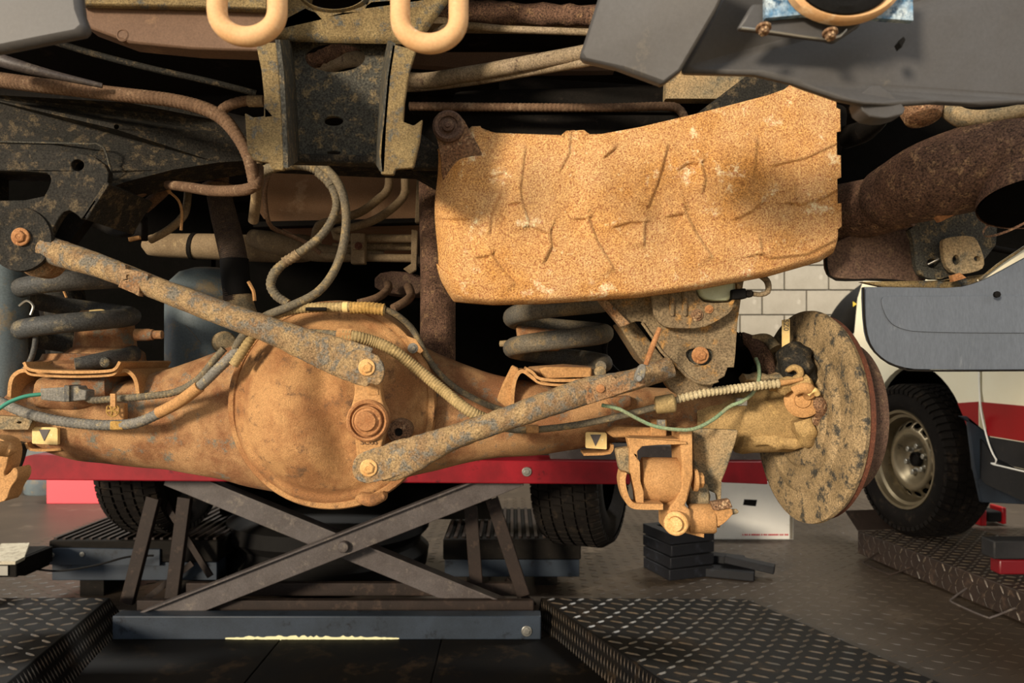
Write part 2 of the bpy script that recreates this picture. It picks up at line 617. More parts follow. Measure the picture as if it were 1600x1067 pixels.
ramp('lift_ramp', 'black tread plate ramp deck on the side of the grey padlike device and pink box',
     [Vector((-1.515, 2.77, .1)), Vector((-3.3, 2.77, .1)), Vector((-3.3, 1.3, .1)), Vector((-1.29, 1.3, .1))],
     (Vector((-1.44, 2.77, 0)), Vector((-1.15, 1.3, 0))))
ramp('lift_ramp', 'broad dark tread plate ramp whose long bare edge runs out below the stacked black pads',
     [Vector((0.108, 2.77, .1)), Vector((0.955, 3.0, .02)), Vector((1.70, 1.3, .02)), Vector((0.75, 1.3, .1))],
     (Vector((0.09, 2.77, 0)), Vector((0.66, 1.3, 0))))
pit = T('pit_cover', 'black low floor cover plates between the two ramps in front of the steel cross beam', 'floor plate', (-0.5, 2.1, 0))
for (x0, x1, y0, y1) in ((-1.42, -0.82, 2.2, 2.62), (-0.815, -0.25, 2.2, 2.62), (-0.245, 0.5, 2.2, 2.62), (-1.42, 0.7, 1.3, 2.195)):
    obj('cover_plate', box(((x0 + x1) / 2, (y0 + y1) / 2, 0.004), x1 - x0, y1 - y0, 0.008), M_ramp, pit, bevel=0.002, smooth=0)

# ------------------------------------------------------------------ scissor jack
def chan(h, w, t=0.007):
    return [(-h / 2, 0), (h / 2, 0), (h / 2, w), (h / 2 - t, w), (h / 2 - t, t), (-h / 2 + t, t), (-h / 2 + t, w), (-h / 2, w)]


def bar(p0, p1, h, w, side=None):
    p0, p1 = Vector(p0), Vector(p1)
    t = (p1 - p0).normalized()
    up = t.cross(Vector((0, 1, 0)))
    if up.z < 0:
        up = -up
    v = t.cross((up - t * up.dot(t)).normalized())
    pr = chan(h, w if v.y > 0 else -w, 0.007)
    if v.y < 0:
        pr = [(a, b if abs(b) != 0.007 else -0.007) for a, b in pr]
    return sweep(p0, p1, pr, up)


jk = T('scissor_jack', 'brown steel scissor jack with crossed channel arms under the muddy differential', 'jack', (-0.6, 2.8, 0))
obj('cross_beam', box(((-1.41 + 0.10) / 2, 2.63, 0.048), 1.515, 0.06, 0.084), M_liftb, jk, bevel=0.004, label='blue grey cross beam with chipped lower edge')
vs, fs = [], []
x = -1.05
random.seed(11)
up, lo = [], []
for k in range(60):
    xx = 352 + k * 4.6
    e_ = min(1, k / 10, (59 - k) / 16)
    up.append((xx, 996.5 - e_ * random.uniform(.5, 4.0)))
    lo.append((xx, 998.5 + e_ * random.uniform(0, 2.4)))
obj('chipped_paint', plate(up + lo[::-1], 2.5985, 0.001), M_joint_pale, jk, label='pale bare strip along the lower edge', smooth=0)
bolt(jk, 823, 986, 2.598, 5.5, M_chrome, label='bright bolt at the end of the cross beam')
obj('base_rail', box((-0.65, 2.72, 0.085), 1.46, 0.03, 0.05), M_liftd, jk, bevel=0.003)
obj('base_rail', box((-0.62, 2.88, 0.10), 1.30, 0.03, 0.05), M_liftd, jk, bevel=0.003)
obj('scissor_arm', bar(W(262, 742, 2.74), W(825, 973, 2.74), 0.082, 0.05), M_lift, jk, bevel=0.002, label='grey channel arm passing behind the pivot')
obj('scissor_arm', bar(W(228, 972, 2.66), W(812, 742, 2.66), 0.082, 0.05), M_lift, jk, bevel=0.002, label='brown channel arm passing in front at the pivot')
def ledge(a, b, d, off, proud):
    a, b = W(*a, d), W(*b, d)
    u = Vector((0, -1, 0)).cross((b - a).normalized())
    if u.z < 0:
        u = -u
    return sweep(a + u * off, b + u * off, [(-proud, -.003), (proud * .2, -.003), (proud * .2, .003), (-proud, .003)], (0, 1, 0))


obj('arm_flange', ledge((262, 742), (825, 973), 2.74, .041, .022), M_lift, jk, smooth=0)
obj('arm_flange', ledge((228, 972), (812, 742), 2.66, .041, .022), M_lift, jk, smooth=0)
obj('pivot_pin', lathe(W(537, 854, 2.652), (0, -1, 0), [(-0.02, 0.021), (0.008, 0.021), (0.012, 0.018), (0.013, 0.0)], 20), M_lift, jk)
for a, b in (((238, 778), (196, 944)), ((287, 778), (266, 940)), ((735, 790), (744, 912)), ((768, 780), (818, 932))):
    obj('scissor_arm', bar(W(*a, 2.85), W(*b, 2.85), 0.05, 0.03) if a[0] < 300 else bar(W(*b, 2.85), W(*a, 2.85), 0.05, 0.03), M_liftd, jk, bevel=0.002)
for a, b in (((250, 770), (330, 900)), ((300, 880), (215, 946)), ((790, 905), (835, 945))):
    obj('tie_rod', sweep(W(*a, 3.0), W(*b, 3.0), [(-.012, 0), (.012, 0), (.012, .012), (-.012, .012)], (0, 0, 1)), M_liftd, jk)
rb = T('jack_beam', 'long red steel beam of the jack crossing under the axle', 'beam', W(500, 750, 2.62))
obj('beam', plate([(28, 716), (52, 710), (985, 722), (985, 757), (30, 750), (22, 735)], 2.6, 0.16), M_redp, rb, bevel=0.004, smooth=0, label='red painted steel')
obj('beam_end', plate([(1128, 722), (1200, 722), (1200, 757), (1128, 754)], 2.6, 0.16), M_redp, rb, bevel=0.004, smooth=0)
obj('beam_end', plate([(980, 728), (1132, 728), (1132, 752), (980, 752)], 2.64, 0.10), M_redp, rb, bevel=0.004, smooth=0)
obj('top_plate', plate([(30, 700), (190, 697), (190, 716), (30, 716)], 2.66, 0.1), M_bluegrey, rb, smooth=0)
obj('top_plate', plate([(860, 697), (1200, 697), (1200, 722), (860, 722)], 2.66, 0.1), M_lift, rb, smooth=0)
bolt(rb, 823, 737, 2.597, 5, M_chrome, label='bright bolt')
# dark rounded bellows behind the scissor arms
tag(obj('rubber_bellows', lathe(Vector(((515 - 800) / F * 3.5, 3.5, 0)), (0, 0, 1), [(0.0, 0.42), (0.03, 0.46), (0.10, 0.47), (0.135, 0.43), (0.16, 0.43), (0.20, 0.47), (0.26, 0.46), (0.29, 0.40), (0.30, 0.0)], 48), M_rub),
    'large dark round rubber bellows standing behind the crossed jack arms', 'bellows')

# ------------------------------------------------------------------ tyres and wheels
def tyre_geo(c, ax, R0, wd, rim_r, nb=60, rows=4):
    h = wd / 2
    base = lathe(c, ax, [(-h * 0.72, rim_r), (-h * 0.98, rim_r + 0.03), (-h, R0 * 0.8), (-h * 0.9, R0 * 0.93), (-h * 0.68, R0 * 0.985), (0, R0 * 0.99), (h * 0.68, R0 * 0.985), (h * 0.9, R0 * 0.93), (h, R0 * 0.8), (h * 0.98, rim_r + 0.03), (h * 0.72, rim_r)], 64, close=False)
    c = Vector(c)
    ax, u, v = frame_of(ax)
    vs, fs = [], []
    for i in range(nb):
        for j in range(rows + 2):
            if j < rows:
                x0 = -h * 0.7 + 1.4 * h * (j + 0.12) / rows
                x1 = -h * 0.7 + 1.4 * h * (j + 0.88) / rows
                r0, r1, rt = R0 * 0.975, R0 * 1.012, R0 * 1.012
            else:
                s = -1 if j == rows else 1
                x0, x1 = s * h * 0.7, s * h * 0.985
            sh = 0.5 * (j % 2)
            t0, t1 = 2 * PI * (i + sh + 0.1) / nb, 2 * PI * (i + sh + 0.82) / nb
            k = len(vs)
            for x_, t_, top in [(x0, t0, 0), (x1, t0, 0), (x1, t1, 0), (x0, t1, 0), (x0, t0, 1), (x1, t0, 1), (x1, t1, 1), (x0, t1, 1)]:
                if j < rows:
                    r_ = r1 if top else r0
                else:
                    edge = abs(x_) > h * 0.8
                    r_ = (R0 * 0.90 if edge else R0 * 0.97) + (0.014 if top else -0.006)
                sk = 0.03 * (x_ / h)
                vs.append(c + ax * x_ + (u * math.cos(t_ + sk) + v * math.sin(t_ + sk)) * r_)
            fs += [(k + 4, k + 5, k + 6, k + 7), (k, k + 1, k + 5, k + 4), (k + 1, k + 2, k + 6, k + 5), (k + 2, k + 3, k + 7, k + 6), (k + 3, k, k + 4, k + 7)]
    return base, (vs, fs)


def wheel(name, label, c, ax, R0, wd, rim_r, rim=True, parent=None, group=None, cat='wheel'):
    c = Vector(c)
    if parent is None:
        t = T(name, label, cat, c - Vector((0, 0, R0)), group)
    else:
        t = bpy.data.objects.new(name, None)
        COL.objects.link(t)
        t.parent = parent
        t.location = c - WL[parent.name]
        WL[t.name] = c
    b, tr = tyre_geo(c, ax, R0, wd, rim_r)
    ty = obj('tyre', b, M_tyre, t, smooth=50)
    obj('tread', tr, M_tyre, ty if parent is None else t, kind='stuff', smooth=0)
    if not rim:
        obj('rim', lathe(c, ax, [(-wd * .2, rim_r), (-wd * .1, rim_r), (0, rim_r * .9), (0, 0.01)], 32), M_black, t)
        return t
    h = wd / 2
    # rolled rim barrel, open to the outside (ax points outwards)
    obj('rim', lathe(c, ax, [(h * 0.80, rim_r + 0.012), (h * 0.86, rim_r + 0.008), (h * 0.84, rim_r - 0.004), (h * 0.66, rim_r - 0.012), (h * 0.60, rim_r - 0.026), (h * 0.2, rim_r - 0.036), (-h * 0.7, rim_r - 0.03)], 64, close=False), M_rim, t)
    A, U, V = frame_of(ax)
    ro, ri = rim_r - 0.03, 0.068

    def dish(r):
        f = (r - ri) / (ro - ri)
        return h * (0.10 + 0.36 * math.exp(-((f - 0.52) / 0.33) ** 2))
    obj('hole_shade_disc', lathe(c, ax, [(-h * .1, 0.0), (-h * .1, rim_r - .034), (-h * .3, rim_r - .034)], 48), M_dark, t)  # black disc added so the vent holes read as shaded
    NH = 16
    vs, fs = [], []

    def add(r, th):
        vs.append(c + A * dish(r) + (U * math.cos(th) + V * math.sin(th)) * r)
        return len(vs) - 1
    rh0, rh1 = ri + (ro - ri) * 0.60, ri + (ro - ri) * 0.92
    rm, hr = (rh0 + rh1) / 2, (rh1 - rh0) / 2
    for i in range(NH):
        tm = 2 * PI * (i + .5) / NH
        ta = PI / NH
        o8 = [(rh0, tm - ta), (rh0, tm), (rh0, tm + ta), (rm, tm + ta), (rh1, tm + ta), (rh1, tm), (rh1, tm - ta), (rm, tm - ta)]
        i8 = [(rm - hr * .62 * .7, tm - ta * .72 * .7), (rm - hr * .62, tm), (rm - hr * .62 * .7, tm + ta * .72 * .7), (rm, tm + ta * .72), (rm + hr * .62 * .7, tm + ta * .72 * .7), (rm + hr * .62, tm), (rm + hr * .62 * .7, tm - ta * .72 * .7), (rm, tm - ta * .72)]
        oi = [add(*q) for q in o8]
        ii = [add(*q) for q in i8]
        for k in range(8):
            k2 = (k + 1) % 8
            fs.append((oi[k], oi[k2], ii[k2], ii[k]))
    for r0, r1, n in ((0.028, rh0, 9), (rh1, ro, 2)):
        for a in range(n):
            for i in range(2 * NH):
                ra, rb_ = r0 + (r1 - r0) * a / n, r0 + (r1 - r0) * (a + 1) / n
                t0, t1 = PI * i / NH, PI * (i + 1) / NH
                fs.append((add(ra, t0), add(ra, t1), add(rb_, t1), add(rb_, t0)))
    me = obj('wheel_disc', (vs, fs), M_rim, t, smooth=50)
    bm = bmesh.new()
    bm.from_mesh(me.data)
    bmesh.ops.remove_doubles(bm, verts=bm.verts, dist=0.0003)
    bmesh.ops.recalc_face_normals(bm, faces=bm.faces)
    bm.to_mesh(me.data)
    bm.free()
    sol = me.modifiers.new('sheet', 'SOLIDIFY')
    sol.thickness = 0.004
    obj('hub_cap', lathe(c + A * dish(0.04), ax, [(-0.05, 0.036), (0.02, 0.036), (0.024, 0.030), (0.012, 0.026), (0.012, 0.0)], 24), M_black, t)
    for i in range(6):
        th = 2 * PI * (i + .3) / 6
        p = c + A * (dish(0.06) - .002) + (U * math.cos(th) + V * math.sin(th)) * 0.066
        obj('wheel_nut', hexbolt(p, ax, 0.014, hh=1.6), M_chrome, t, smooth=30)
    return t


def yaw(deg):
    return (-math.cos(R(deg)), -math.sin(R(deg)), 0)


wheel('front_wheel', 'treaded tyre of the raised vehicle beside the pink box', W(258, 720, 3.2) + Vector((0, 0, .008)), (-1, 0.1, 0), 0.31, 0.26, 0.2, rim=False)
wheel('front_wheel', 'treaded tyre of the raised vehicle beside the white carton, turned outwards', W(912, 724, 3.2), (0.94, -0.35, 0), 0.345, 0.28, 0.2, rim=False)

# ------------------------------------------------------------------ turn pads the front tyres stand on
def turn_pad(x0, x1, d0, d1, zt, label, rows):
    t = T('wheel_platform', label, 'platform', ((x0 + x1) / 2, (d0 + d1) / 2, 0))
    obj('deck', box(((x0 + x1) / 2, (d0 + d1) / 2, zt - 0.045), x1 - x0, d1 - d0, 0.09), M_black, t, bevel=0.006)
    n = int((x1 - x0) / 0.035)
    obj('base_beam', box(((x0 + x1) / 2, d0 + 0.06, zt - 0.13), (x1 - x0) * 0.98, 0.1, 0.075), M_liftb, t, bevel=0.003)
    obj('foot', box((x0 + 0.15, d0 + 0.2, (zt - 0.09) / 2), 0.1, 0.3, zt - 0.09), M_black, t)
    obj('foot', box((x1 - 0.15, d0 + 0.2, (zt - 0.09) / 2), 0.1, 0.3, zt - 0.09), M_black, t)
    vs, fs = [], []
    for i in range(n):
        q = box((x0 + (i + .5) * (x1 - x0) / n, (d0 + d1) / 2, zt + 0.003), 0.014, (d1 - d0) * 0.96, 0.012)
        vs, fs = join((vs, fs), q)
    obj('grip_rib', (vs, fs), M_liftd, t, kind='stuff', smooth=0, bevel=0.002)
    return t


turn_pad(-1.92, -1.22, 3.05, 3.75, 0.245, 'black ribbed wheel platform next to the pink box', 12)
turn_pad(-0.30, 0.30, 3.2, 3.85, 0.215, 'black ribbed wheel platform between the jack and the stacked pads', 12)
wedge = T('steel_rail', 'dark blue grey steel rail low on the floor in front of the ribbed platform', 'rail', W(140, 885, 3.0))
obj('rail', plate([(42, 882), (70, 860), (92, 856), (250, 858), (250, 884)], 3.04, 0.07), M_liftb, wedge, bevel=0.003)
bolt(wedge, 81, 867, 3.037, 2.5, M_chrome)
bolt(wedge, 128, 866, 3.037, 2.5, M_chrome)
cord = obj('cable', tube([(38, 886, 2.95), (90, 892, 2.9), (150, 883, 2.9), (200, 870, 2.93), (240, 868, 2.95)], 1.6), M_rub)
tag(cord, 'thin black cable lying on the floor by the cream topped device', 'cable')
dv = T('control_unit', 'small black device with a tilted cream lid lying on the tread floor', 'device', at_z(15, 903, 0))
obj('lid', plate([(2, 849), (46, 848), (38, 870), (24, 877), (0, 877), (-14, 870)], lambda x, y: 2.75 + (877 - y) * 0.008, 0.0, vec=(0, 0.0, -0.012)), mud('dull cream lid', 'b4ac98', 'a49c88', '8a8272', s=20, bump=.1), dv, smooth=0)
obj('case', join(pbox(-30, 876, 26, 902, 2.78, 0.22)), M_black, dv, bevel=0.004)
obj('side_plate', pbox(-30, 884, 12, 899, 2.774, 0.004), M_chrome, dv, smooth=0)
obj('tray', pbox(22, 868, 40, 900, 2.84, 0.15), M_black, dv, bevel=0.004)

# things on the far floor
pb = at_z(77, 787, 0)
o = obj('storage_case', box((pb.x + 0.26, pb.y + 0.15, 0.19), 0.56, 0.3, 0.38), M_redtrim, bevel=0.004)
tag(o, 'pink red box standing on the far floor beyond the axle', 'box')
o = obj('metal_drum', lathe(at_z(52, 776, 0) + Vector((0, 0.2, 0)), (0, 0, 1), [(0, .165), (.01, .17), (.19, .17), (.2, .165), (.38, .165), (.39, 0)], 40), M_bluegrey)
tag(o, 'blue grey round drum beside the pink red box', 'drum')
c0 = at_z(1240, 843, 0)
ct = T('carton', 'white cardboard carton with a black hand hole and red print below the brake disc', 'box', (c0.x - .31, c0.y + .2, 0))
obj('carton_body', box((c0.x - .31, c0.y + .2, .16), .62, .4, .32), M_box, ct, bevel=0.004)
obj('hand_hole', plate([(1163, 780), (1183, 781), (1181, 791), (1161, 789)], c0.y - 0.002, 0.003), M_rub, ct, smooth=0)
obj('corner_tape', plate([(1234, 762), (1239, 762), (1239, 842), (1234, 842)], c0.y - 0.001, 0.003), M_wall, ct, smooth=0)
vs, fs = [], []
xx = 1160
random.seed(3)
while xx < 1230:
    w_ = random.choice((1.4, 2.0, 2.6))
    vs, fs = join((vs, fs), plate([(xx, 834.3), (xx + w_, 834.3), (xx + w_, 836.6), (xx, 836.6)], c0.y - 0.0022, 0.002))
    xx += w_ + random.choice((0.6, 0.6, 1.8))
obj('print', (vs, fs), plain('red print', 'c8323c', 0.7), ct, kind='stuff', smooth=0)
obj('wooden_strip', box((c0.x - .34, c0.y + .1, .333), .56, .12, .024), M_wood, ct, bevel=0.002)

# rubber pads
gp = 'black rubber pads on the tread floor'
def pad(c, sx, sy, sz, rot, label, tilt=0):
    o = obj('rubber_pad', box((0, 0, sz / 2), sx, sy, sz), M_pad, bevel=0.004, origin=(0, 0, 0))
    o.location = c
    o.rotation_euler = (0, tilt, rot)
    tag(o, label, 'pad', gp)
    return o


M_pad = mud('pad rubber', '131418', '101114', '1c1e24', s=10, spot=0.3, bump=0.15, rough=0.6, spec=.2)
a = at_z(1072, 905, 0)
for i, nm in enumerate(('lowest', 'second from the floor', 'third from the floor')):
    t_ = pad((a.x - 0.01, a.y + 0.12, i * 0.055), 0.235, 0.235, 0.05, 0.34 + 0.03 * i, 'black rubber pad in the stack of four, ' + nm)
t = T('rubber_pad', 'black rubber pad with a square recess, topmost in the stack of four', 'pad', (a.x - .01, a.y + .12, .165), gp)
obj('rim', join(*[box((a.x - .01 + math.cos(.36) * dx - math.sin(.36) * dy, a.y + .12 + math.sin(.36) * dx + math.cos(.36) * dy, .188), sx, sy, .045, .36)
                  for dx, dy, sx, sy in ((0, -.095, .235, .045), (0, .095, .235, .045), (-.095, 0, .045, .145), (.095, 0, .045, .145))]), M_pad, t, smooth=0)
obj('pad_bottom', box((a.x - .01, a.y + .12, .172), .145, .145, .014, .36), M_pad, t, smooth=0)
b = at_z(1150, 911, 0)
pad((b.x, b.y + .13, 0), .24, .15, .04, -.35, 'loose black pad flat on the floor right beside the stack')
pad((b.x - 0.01, b.y + .19, .042), .20, .07, .035, -.45, 'narrow black pad lying across the loose flat pad, nearer the stack')
pad((b.x + .09, b.y + .10, .042), .22, .06, .035, -.42, 'black pad leaning over the loose flat pad at its outer end', tilt=0.12)

# far ramp under the other car
fr = T('car_ramp', 'rusty tread plate ramp with wire handles under the cream car', 'ramp', (2.0, 3.3, 0))
q = [W(1338, 828, 3.95), W(1338, 828, 3.95), W(1600, 925, 2.7), W(1600, 925, 2.7)]
FA, FB = Vector((1.70, 3.55, 0.125)), Vector((1.90, 2.55, 0.13))
FA = at_z(1340, 829, .13)
FB = at_z(1600, 926, .13)
dirv = (FB - FA)
FB = FA + dirv * 1.3
out = Vector((0.62, 0.10, 0))
top = [FA, FA + out, FB + out, FB]
bot = [Vector((v.x, v.y, 0.015)) for v in top]
obj('deck', (top + bot, [(0, 1, 2, 3), (7, 6, 5, 4), (0, 4, 5, 1), (1, 5, 6, 2), (2, 6, 7, 3), (3, 7, 4, 0)]), M_liftd, fr, bevel=0.004, smooth=30)
obj('tread_lug', lugs(surf([v + Vector((0, 0, .0004)) for v in top]), 14, 34, 0.019, 0.005, 0.003), M_lug, fr, kind='stuff', smooth=0)
obj('side_lug', lugs(surf([v + Vector((-.0006, -.0004, 0)) for v in (FA, bot[0], bot[3], FB)]), 3, 34, 0.018, 0.004, -0.003), M_lug, fr, kind='stuff', smooth=0)
obj('stop_flap', (lambda p: (p + [v + Vector((.008, .004, 0)) for v in p], [(0, 1, 2, 3), (7, 6, 5, 4), (0, 4, 5, 1), (1, 5, 6, 2), (2, 6, 7, 3), (3, 7, 4, 0)]))(
    [FA, FA + Vector((0.28, 0.04, 0)), FA + Vector((0.25, .12, .085)), FA + Vector((-0.03, .08, .085))]), M_liftd, fr)
for f in (0.16, 0.72):
    p = FA + dirv * f + Vector((0, 0, -0.07))
    d1 = dirv.normalized()
    o1 = Vector((-.10, -.05, -.035))
    pts = [p, p + o1, p + o1 + d1 * 0.2, p + d1 * 0.24]
    obj('wire_handle', tube([tuple(v) for v in (pts[0], pts[0] * .15 + pts[1] * .85, pts[1] * .9 + pts[2] * .1, pts[1] * .1 + pts[2] * .9, pts[2] * .85 + pts[3] * .15, pts[3])], 0.004, world_pts=True, seg=8), M_liftd if f < .5 else M_lift, fr)
ex = T('tail_light', 'black rimmed red lamp at the frame edge over the rusty ramp', 'lamp', at_z(1585, 905, 0.05))
obj('housing', pbox(1553, 845, 1640, 874, 2.86, 0.08), M_sill, ex, bevel=0.006)
obj('lens', pbox(1562, 875, 1640, 898, 2.87, 0.06), plain('red lens', '5c0810', 0.4), ex, bevel=0.006)
jk2 = T('floor_jack', 'small red and black jack on the floor behind the cream car wheel', 'jack', at_z(1560, 820, 0))
obj('jack_body', pbox(1543, 799, 1566, 816, 4.4, 0.12), M_rub, jk2, bevel=.01)
obj('jack_end', pbox(1532, 797, 1542, 822, 4.4, 0.12), M_red, jk2, bevel=.006)
obj('jack_end', pbox(1566, 793, 1573, 819, 4.4, 0.12), M_red, jk2, bevel=.006)

# ------------------------------------------------------------------ the cream car next to the lift (its side lies in the plane x = 2)
XS = 2.0


def side(x, y, xs=XS):
    d = xs * F / (x - 800)
    return Vector((xs, d, CZ - (y - HY) / F * d))


def side_poly(pts, th, xs=XS, holes=()):
    """outline in (distance, height) pushed to x = xs, thickness th in +x"""
    loops = [[Vector((xs, a, b)) for a, b in lp] for lp in [pts] + list(holes)]
    tri = tessellate_polygon(loops)
    flat_ = [v for lp in loops for v in lp]
    n = len(flat_)
    vs = flat_ + [v + Vector((th, 0, 0)) for v in flat_]
    fs = [tuple(t) for t in tri] + [tuple(i + n for i in t) for t in tri]
    k = 0
    for lp in loops:
        m = len(lp)
        for i in range(m):
            a, b_ = k + i, k + (i + 1) % m
            fs.append((a, b_, b_ + n, a + n))
        k += m
    return vs, fs


car = T('car', 'cream car with a broad red side stripe parked beside the lift', 'car', (2.8, 3.3, 0))
wc = (3.66, 0.50)
wheel('wheel', '', Vector((2.03, 3.66, .5)), yaw(7), 0.37, 0.245, 0.235, parent=car)
arch = [(wc[0] + 0.47 * math.cos(t), wc[1] + 0.47 * math.sin(t)) for t in [PI * i / 24 for i in range(25)]]
obj('quarter_panel', side_poly([(3.15, 0.655)] + [(3.19, 0.50)] + arch[::-1] + [(4.17, .48), (4.30, .52), (4.34, 0.75), (4.33, 1.0), (4.26, 1.35), (4.0, 1.7), (3.15, 1.7)], 0.03), M_white, car, bevel=0.006, seg=3)
obj('door', side_poly([(3.135, 1.7), (3.135, 0.86), (3.09, 0.68), (3.02, 0.585), (2.93, 0.565), (1.2, 0.565), (1.2, 1.7)], 0.03), M_white, car, bevel=0.005, seg=3)
obj('stripe', side_poly([(3.155, 0.815), (3.155, .668), (3.212, .668), (3.255, .74), (3.30, .80)], 0.004, XS - 0.003), M_red, car, smooth=0)
obj('stripe', side_poly([(3.132, 0.815), (3.125, .79), (3.088, 0.676), (1.2, .676), (1.2, .815)], 0.004, XS - 0.003), M_red, car, smooth=0)
obj('lower_cladding', side_poly([(3.085, 0.672), (3.02, 0.588), (2.93, 0.57), (1.2, 0.57), (1.2, .672)], 0.006, XS - 0.004), M_sill, car, smooth=0)
obj('lower_cladding', side_poly([(3.15, 0.664), (3.215, .664), (3.20, .52), (3.10, .47), (2.85, .44), (1.2, .44), (1.2, .555), (2.94, .555), (3.035, .575), (3.11, 0.64)], 0.006, XS - 0.004), M_sill, car, smooth=0)
obj('door_edge_trim', tube([(XS - .004, 3.142, 1.3), (XS - .004, 3.142, .86), (XS - .004, 3.098, .68), (XS - .004, 3.027, .578), (XS - .004, 2.93, .56), (XS - .004, 1.4, .56)], 0.0035, world_pts=True, seg=6), M_box, car)
obj('wheel_housing', join(([Vector((XS + x_, a, b)) for x_ in (0.02, 0.5) for a, b in [(wc[0] + 0.48 * math.cos(t), wc[1] + 0.48 * math.sin(t)) for t in [PI * i / 24 for i in range(25)]]], [(i, i + 1, i + 26, i + 25) for i in range(24)])), M_dark, car)
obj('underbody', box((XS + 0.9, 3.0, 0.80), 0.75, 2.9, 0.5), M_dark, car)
obj('roof_body', box((XS + 0.95, 2.9, 1.35), 1.8, 2.6, 0.6), M_white, car, bevel=0.05)
obj('bumper_corner', tube([(XS + .0, 4.28, .80), (XS - 0.02, 4.38, .86), (XS + .02, 4.45, .95), (XS + .08, 4.5, 1.02)], 0.045, world_pts=True), M_loomg, car)
mf = [side(1503, 652), side(1513, 660), side(1521, 730), side(1533, 786), side(1600, 790), side(1640, 780), side(1640, 655)]
obj('mud_flap', plate([(1500, 650), (1512, 650), (1522, 730), (1534, 785), (1640, 790), (1640, 700), (1560, 690)], 3.14, 0.02), M_liftb, car, bevel=0.004)
obj('exhaust_hanger', tube([(1552, 700, 3.3), (1562, 735, 3.3), (1560, 770, 3.3)], 3), M_rub, car)

# straps and dark bag by the cream car's end
sb = T('tool_bag', 'black padded bag with a small yellow mark hanging behind the cream car', 'bag', W(1330, 530, 4.7))
obj('bag_body', limb([(1306, 528, 4.7, 14, .06), (1318, 505, 4.7, 20, .1), (1338, 480, 4.7, 22, .1), (1362, 455, 4.7, 18, .08)], e=3), M_rub, sb)
obj('yellow_mark', plate([(1333, 471), (1339, 475), (1333, 479)], 4.58, 0.004), plain('yellow', 'c8b040'), sb, smooth=0)

# ------------------------------------------------------------------ underbody shell of the raised vehicle
ub = T('vehicle_underbody', 'dark floor pan of the raised vehicle spanning over the axle', 'underbody', (-0.2, 2.1, 1.5))
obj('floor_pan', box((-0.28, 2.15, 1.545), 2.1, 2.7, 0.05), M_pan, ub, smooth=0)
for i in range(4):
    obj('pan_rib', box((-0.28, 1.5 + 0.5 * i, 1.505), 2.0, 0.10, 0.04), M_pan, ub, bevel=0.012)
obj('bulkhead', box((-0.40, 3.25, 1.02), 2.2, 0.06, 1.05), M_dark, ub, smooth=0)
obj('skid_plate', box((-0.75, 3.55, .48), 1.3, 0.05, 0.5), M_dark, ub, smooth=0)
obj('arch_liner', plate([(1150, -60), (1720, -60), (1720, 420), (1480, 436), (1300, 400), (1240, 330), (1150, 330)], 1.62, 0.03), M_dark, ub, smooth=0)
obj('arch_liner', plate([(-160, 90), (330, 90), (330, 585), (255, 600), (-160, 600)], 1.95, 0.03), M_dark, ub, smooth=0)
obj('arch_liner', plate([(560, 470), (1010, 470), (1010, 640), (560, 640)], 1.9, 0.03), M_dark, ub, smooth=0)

o = T('rear_valance', 'brown body panel with a drain plug under the rear, between bumper end and tow hook', 'panel', W(260, 80, 0.9))
obj('panel', plate([(100, -70), (420, -70), (420, 80), (300, 76), (200, 66), (130, 40)], 0.86, 0.03), M_brown, o, bevel=0.003)
obj('lit_strip', plate([(110, -60), (420, -60), (420, 14), (300, 10), (118, 6)], .845, 0.012), M_brackety, o, bevel=0.004)  # ochre strip paints the sunlit band along the panel top
obj('drain_plug', lathe(W(193, 56, 0.862), (0, -1, 0), [(-0.01, .0075), (.002, .0075), (.003, .006), (.001, .004), (.001, 0)], 20), M_brown, o)
o = T('fuel_tank', 'brown dusty fuel tank above the differential behind the hoses', 'tank', W(540, 350, 1.6))
obj('tank_shell', join(plate([(395, 190), (672, 190), (672, 330), (640, 347), (440, 352), (395, 335)], 1.62, 0.5, rnd=2)), M_tankb, o, bevel=0.02)
obj('tank_seam', plate([(395, 346), (668, 340), (668, 348), (395, 355)], 1.60, 0.03), M_black, o, bevel=0.002)
obj('tank_strap', plate([(655, 200), (672, 200), (672, 345), (648, 348), (650, 300)], 1.58, 0.02), M_fuel, o, bevel=.003)
o = T('heat_wrap', 'woven dark heat wrap strip behind the rusty vertical pipe', 'wrap', W(665, 420, 1.5))
obj('wrap', plate([(658, 255), (700, 255), (698, 380), (660, 422), (652, 415)], 1.5, 0.02), M_braid, o, bevel=.002)

# ------------------------------------------------------------------ frame rail and link bracket, upper left
fr_ = T('frame_rail', 'black muddy chassis rail sweeping from the link bracket to the tow hook bracket', 'chassis rail', W(150, 290, 1.1))
obj('rail', plate([(-60, 145), (60, 152), (200, 160), (290, 168), (350, 190), (400, 215), (470, 240), (600, 258), (690, 262), (690, 290), (640, 262), (400, 250), (340, 254), (270, 265), (200, 283), (150, 300), (110, 330), (60, 345), (-60, 330)], lambda x, y: 1.07 + max(0, (x - 200)) * .0004, 0.08,
                 holes=[ell(121, 258, 10.5, 10), ell(182, 198, 4), [(-45, 262), (72, 264), (84, 276), (82, 292), (68, 318), (-45, 318)]]), M_frame, fr_, bevel=0.004)
obj('weld_seam', tube([(-20, 221, 1.068), (60, 223, 1.068), (130, 225, 1.068), (160, 228, 1.068), (172, 262, 1.066), (176, 280, 1.066)], 1.6), M_bracket, fr_)
obj('rail_top', plate([(-60, 150), (200, 164), (340, 196), (560, 252), (700, 270), (700, 240), (560, 222), (340, 172), (200, 150), (-60, 132)], 1.15, 0.02), M_black, fr_)
lb = T('link_bracket', 'black bracket with an open slot and rusty bolt holding the upper rod', 'bracket', W(60, 400, 1.0))
